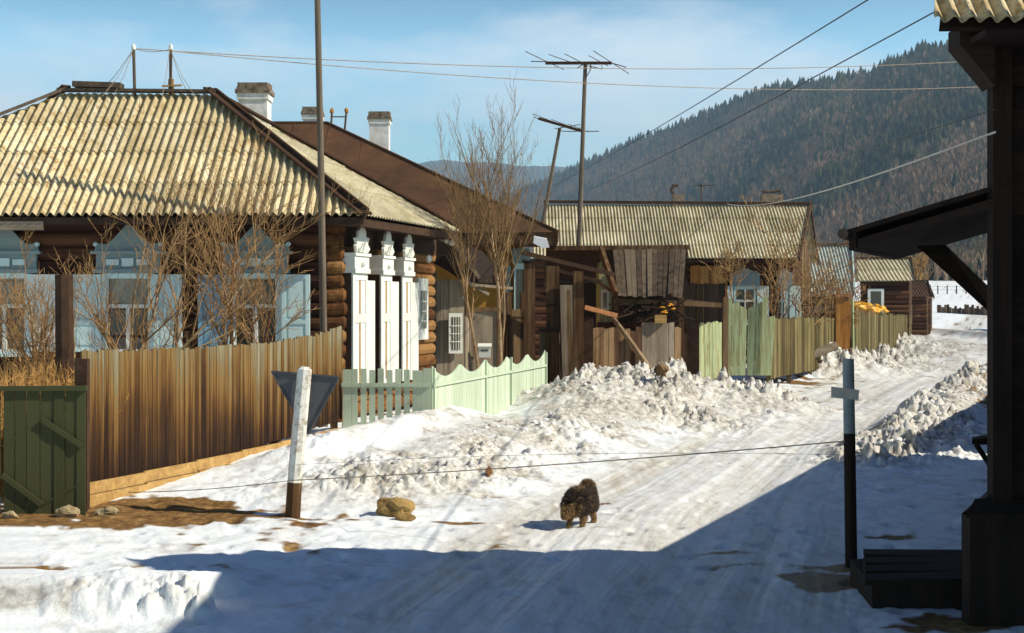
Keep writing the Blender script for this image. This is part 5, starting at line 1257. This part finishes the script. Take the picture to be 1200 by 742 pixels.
# ------------------------------------------------------------------ the dog
def dog(base):
    dg = thing('dog', 'fluffy dark brown dog with curled tail and pale legs sniffing the icy road', 'dog', base)
    fwd = V(-.45, -.89, 0).normalized(); sid = V(fwd.y, -fwd.x, 0)
    def L(f, s, z): return fwd*f+sid*s+V(0, 0, z)
    J = {}; vs = []; es = []; rs = []
    def v(n, p, r, par=None):
        vs.append(tuple(p)); rs.append(r); J[n] = len(vs)-1
        if par: es.append((J[par], J[n]))
    v('pelvis', L(-.18, 0, .29), .130); v('loin', L(-.08, 0, .29), .130, 'pelvis'); v('chest', L(.07, 0, .28), .150, 'loin'); v('withers', L(.16, 0, .28), .138, 'chest')
    v('neck', L(.25, .01, .25), .10, 'withers'); v('head', L(.335, .02, .205), .062, 'neck'); v('stop', L(.375, .02, .175), .042, 'head'); v('nose', L(.43, .02, .135), .022, 'stop')
    for s, t in ((1, 'l'), (-1, 'r')):
        ph = .03*s
        v('sh'+t, L(.13, .06*s, .20), .042, 'chest'); v('el'+t, L(.12, .068*s, .145), .030, 'sh'+t); v('wr'+t, L(.14+ph, .068*s, .07), .021, 'el'+t); v('pa'+t, L(.145+ph, .068*s, .022), .022, 'wr'+t); v('to'+t, L(.185+ph, .068*s, .016), .018, 'pa'+t)
        v('hi'+t, L(-.20, .055*s, .21), .055, 'pelvis'); v('kn'+t, L(-.15-ph, .068*s, .15), .036, 'hi'+t); v('ho'+t, L(-.235-ph, .068*s, .085), .022, 'kn'+t); v('hp'+t, L(-.225-ph, .068*s, .022), .021, 'ho'+t); v('ht'+t, L(-.185-ph, .068*s, .016), .018, 'hp'+t)
        v('ea'+t, L(.315, .040*s+.02, .262), .016, 'head'); v('et'+t, L(.325, .048*s+.02, .292), .006, 'ea'+t)
    v('t1', L(-.27, 0, .34), .040, 'pelvis'); v('t2', L(-.27, .0, .41), .042, 't1'); v('t3', L(-.19, .015, .45), .042, 't2'); v('t4', L(-.11, .03, .42), .030, 't3')
    me = bpy.data.meshes.new('skeleton'); me.from_pydata(vs, es, []); o = bpy.data.objects.new('skeleton', me); COL.objects.link(o)
    sk = o.modifiers.new('s', 'SKIN'); sk.use_smooth_shade = True
    for i, r in enumerate(rs): me.skin_vertices[0].data[i].radius = (r, r); me.skin_vertices[0].data[i].use_root = (i == 0)
    ss_ = o.modifiers.new('u', 'SUBSURF'); ss_.levels = 2; ss_.render_levels = 2
    dep = bpy.context.evaluated_depsgraph_get(); dep.update()
    bm_ = bpy.data.meshes.new_from_object(o.evaluated_get(dep)); bpy.data.objects.remove(o)
    bm_.name = 'body'; bm_.materials.clear()
    m_dark, nt, b = new_mat('dark_dog_fur'); g = N(nt, 'ShaderNodeNewGeometry')
    nt.links.new(ramp(nt, [(0, (.012,.007,.004)), (.7, (.038,.019,.009)), (1, (.09,.048,.022))], g.outputs['Random Per Island']).outputs[0], b.inputs['Base Color']); b.inputs['Roughness'].default_value = .7
    m_pale, nt, b = new_mat('ochre_dog_fur'); g = N(nt, 'ShaderNodeNewGeometry')
    nt.links.new(ramp(nt, [(0, (.12,.06,.02)), (.6, (.30,.17,.06)), (1, (.45,.30,.12))], g.outputs['Random Per Island']).outputs[0], b.inputs['Base Color']); b.inputs['Roughness'].default_value = .7
    bm_.materials.append(m_dark); bo = bpy.data.objects.new('body', bm_); COL.objects.link(bo); bo.parent = dg
    # fur as fine tapering tufts
    rnd = random.Random(9); dk = MB(); pl = MB(); B = Vector(base)
    polys = [(p.center.copy(), p.normal.copy(), p.area) for p in bm_.polygons]
    tot = sum(a for _, _, a in polys); back = -fwd
    for c, n, a in polys:
        k = a/tot*34000; k = int(k)+(rnd.random() < k % 1)
        f = c.dot(fwd); z = c.z; s_ = c.dot(sid)
        for _ in range(k):
            ln = .042
            if z < .15: ln = .022
            if f > .29: ln = .018
            elif f > .12 and z > .15: ln = .050
            if z > .33 and f < -.05: ln = .044
            d = (n*.75+back*.55*(f < .28)+V(0, 0, -.30 if z < .34 else .25)+V(rnd.gauss(0,.17), rnd.gauss(0,.17), rnd.gauss(0,.17))).normalized()
            p = c+V(rnd.uniform(-1,1), rnd.uniform(-1,1), rnd.uniform(-1,1))*math.sqrt(a)*.5+B
            w = d.orthogonal().normalized()*.0034; w = Matrix.Rotation(rnd.random()*6.28, 3, d) @ w
            e = p+d*ln*rnd.uniform(.7, 1.25)+V(0,0,-.006)
            pale = (z < .15) or (f > .31 and rnd.random() < .85) or (f > .24 and z < .28 and rnd.random() < .4) or (z > .40 and rnd.random() < .35) or (f < -.24 and z < .3 and rnd.random() < .5) or rnd.random() < .03
            q = d.cross(w); (pl if pale else dk).add([p-w, p+w, p+q, e], [(0,1,3), (1,2,3), (2,0,3)])
    dk.build('dark_coat', m_dark, dg); pl.build('ochre_coat', m_pale, dg)
    ey = MB(); [ey.lump(B+L(.372, .02+.030*s, .205), .008, 1, 0) for s in (1, -1)]; ey.build('eyes', M['glass'], dg)
    MB().lump(B+L(.452, .02, .138), .014, 1, 0).build('nose', M['glass'], dg)
    return dg
bx0, by0 = P(681, 0, 16.35).x, 16.35
dog(V(bx0, by0, gz(bx0, by0)))
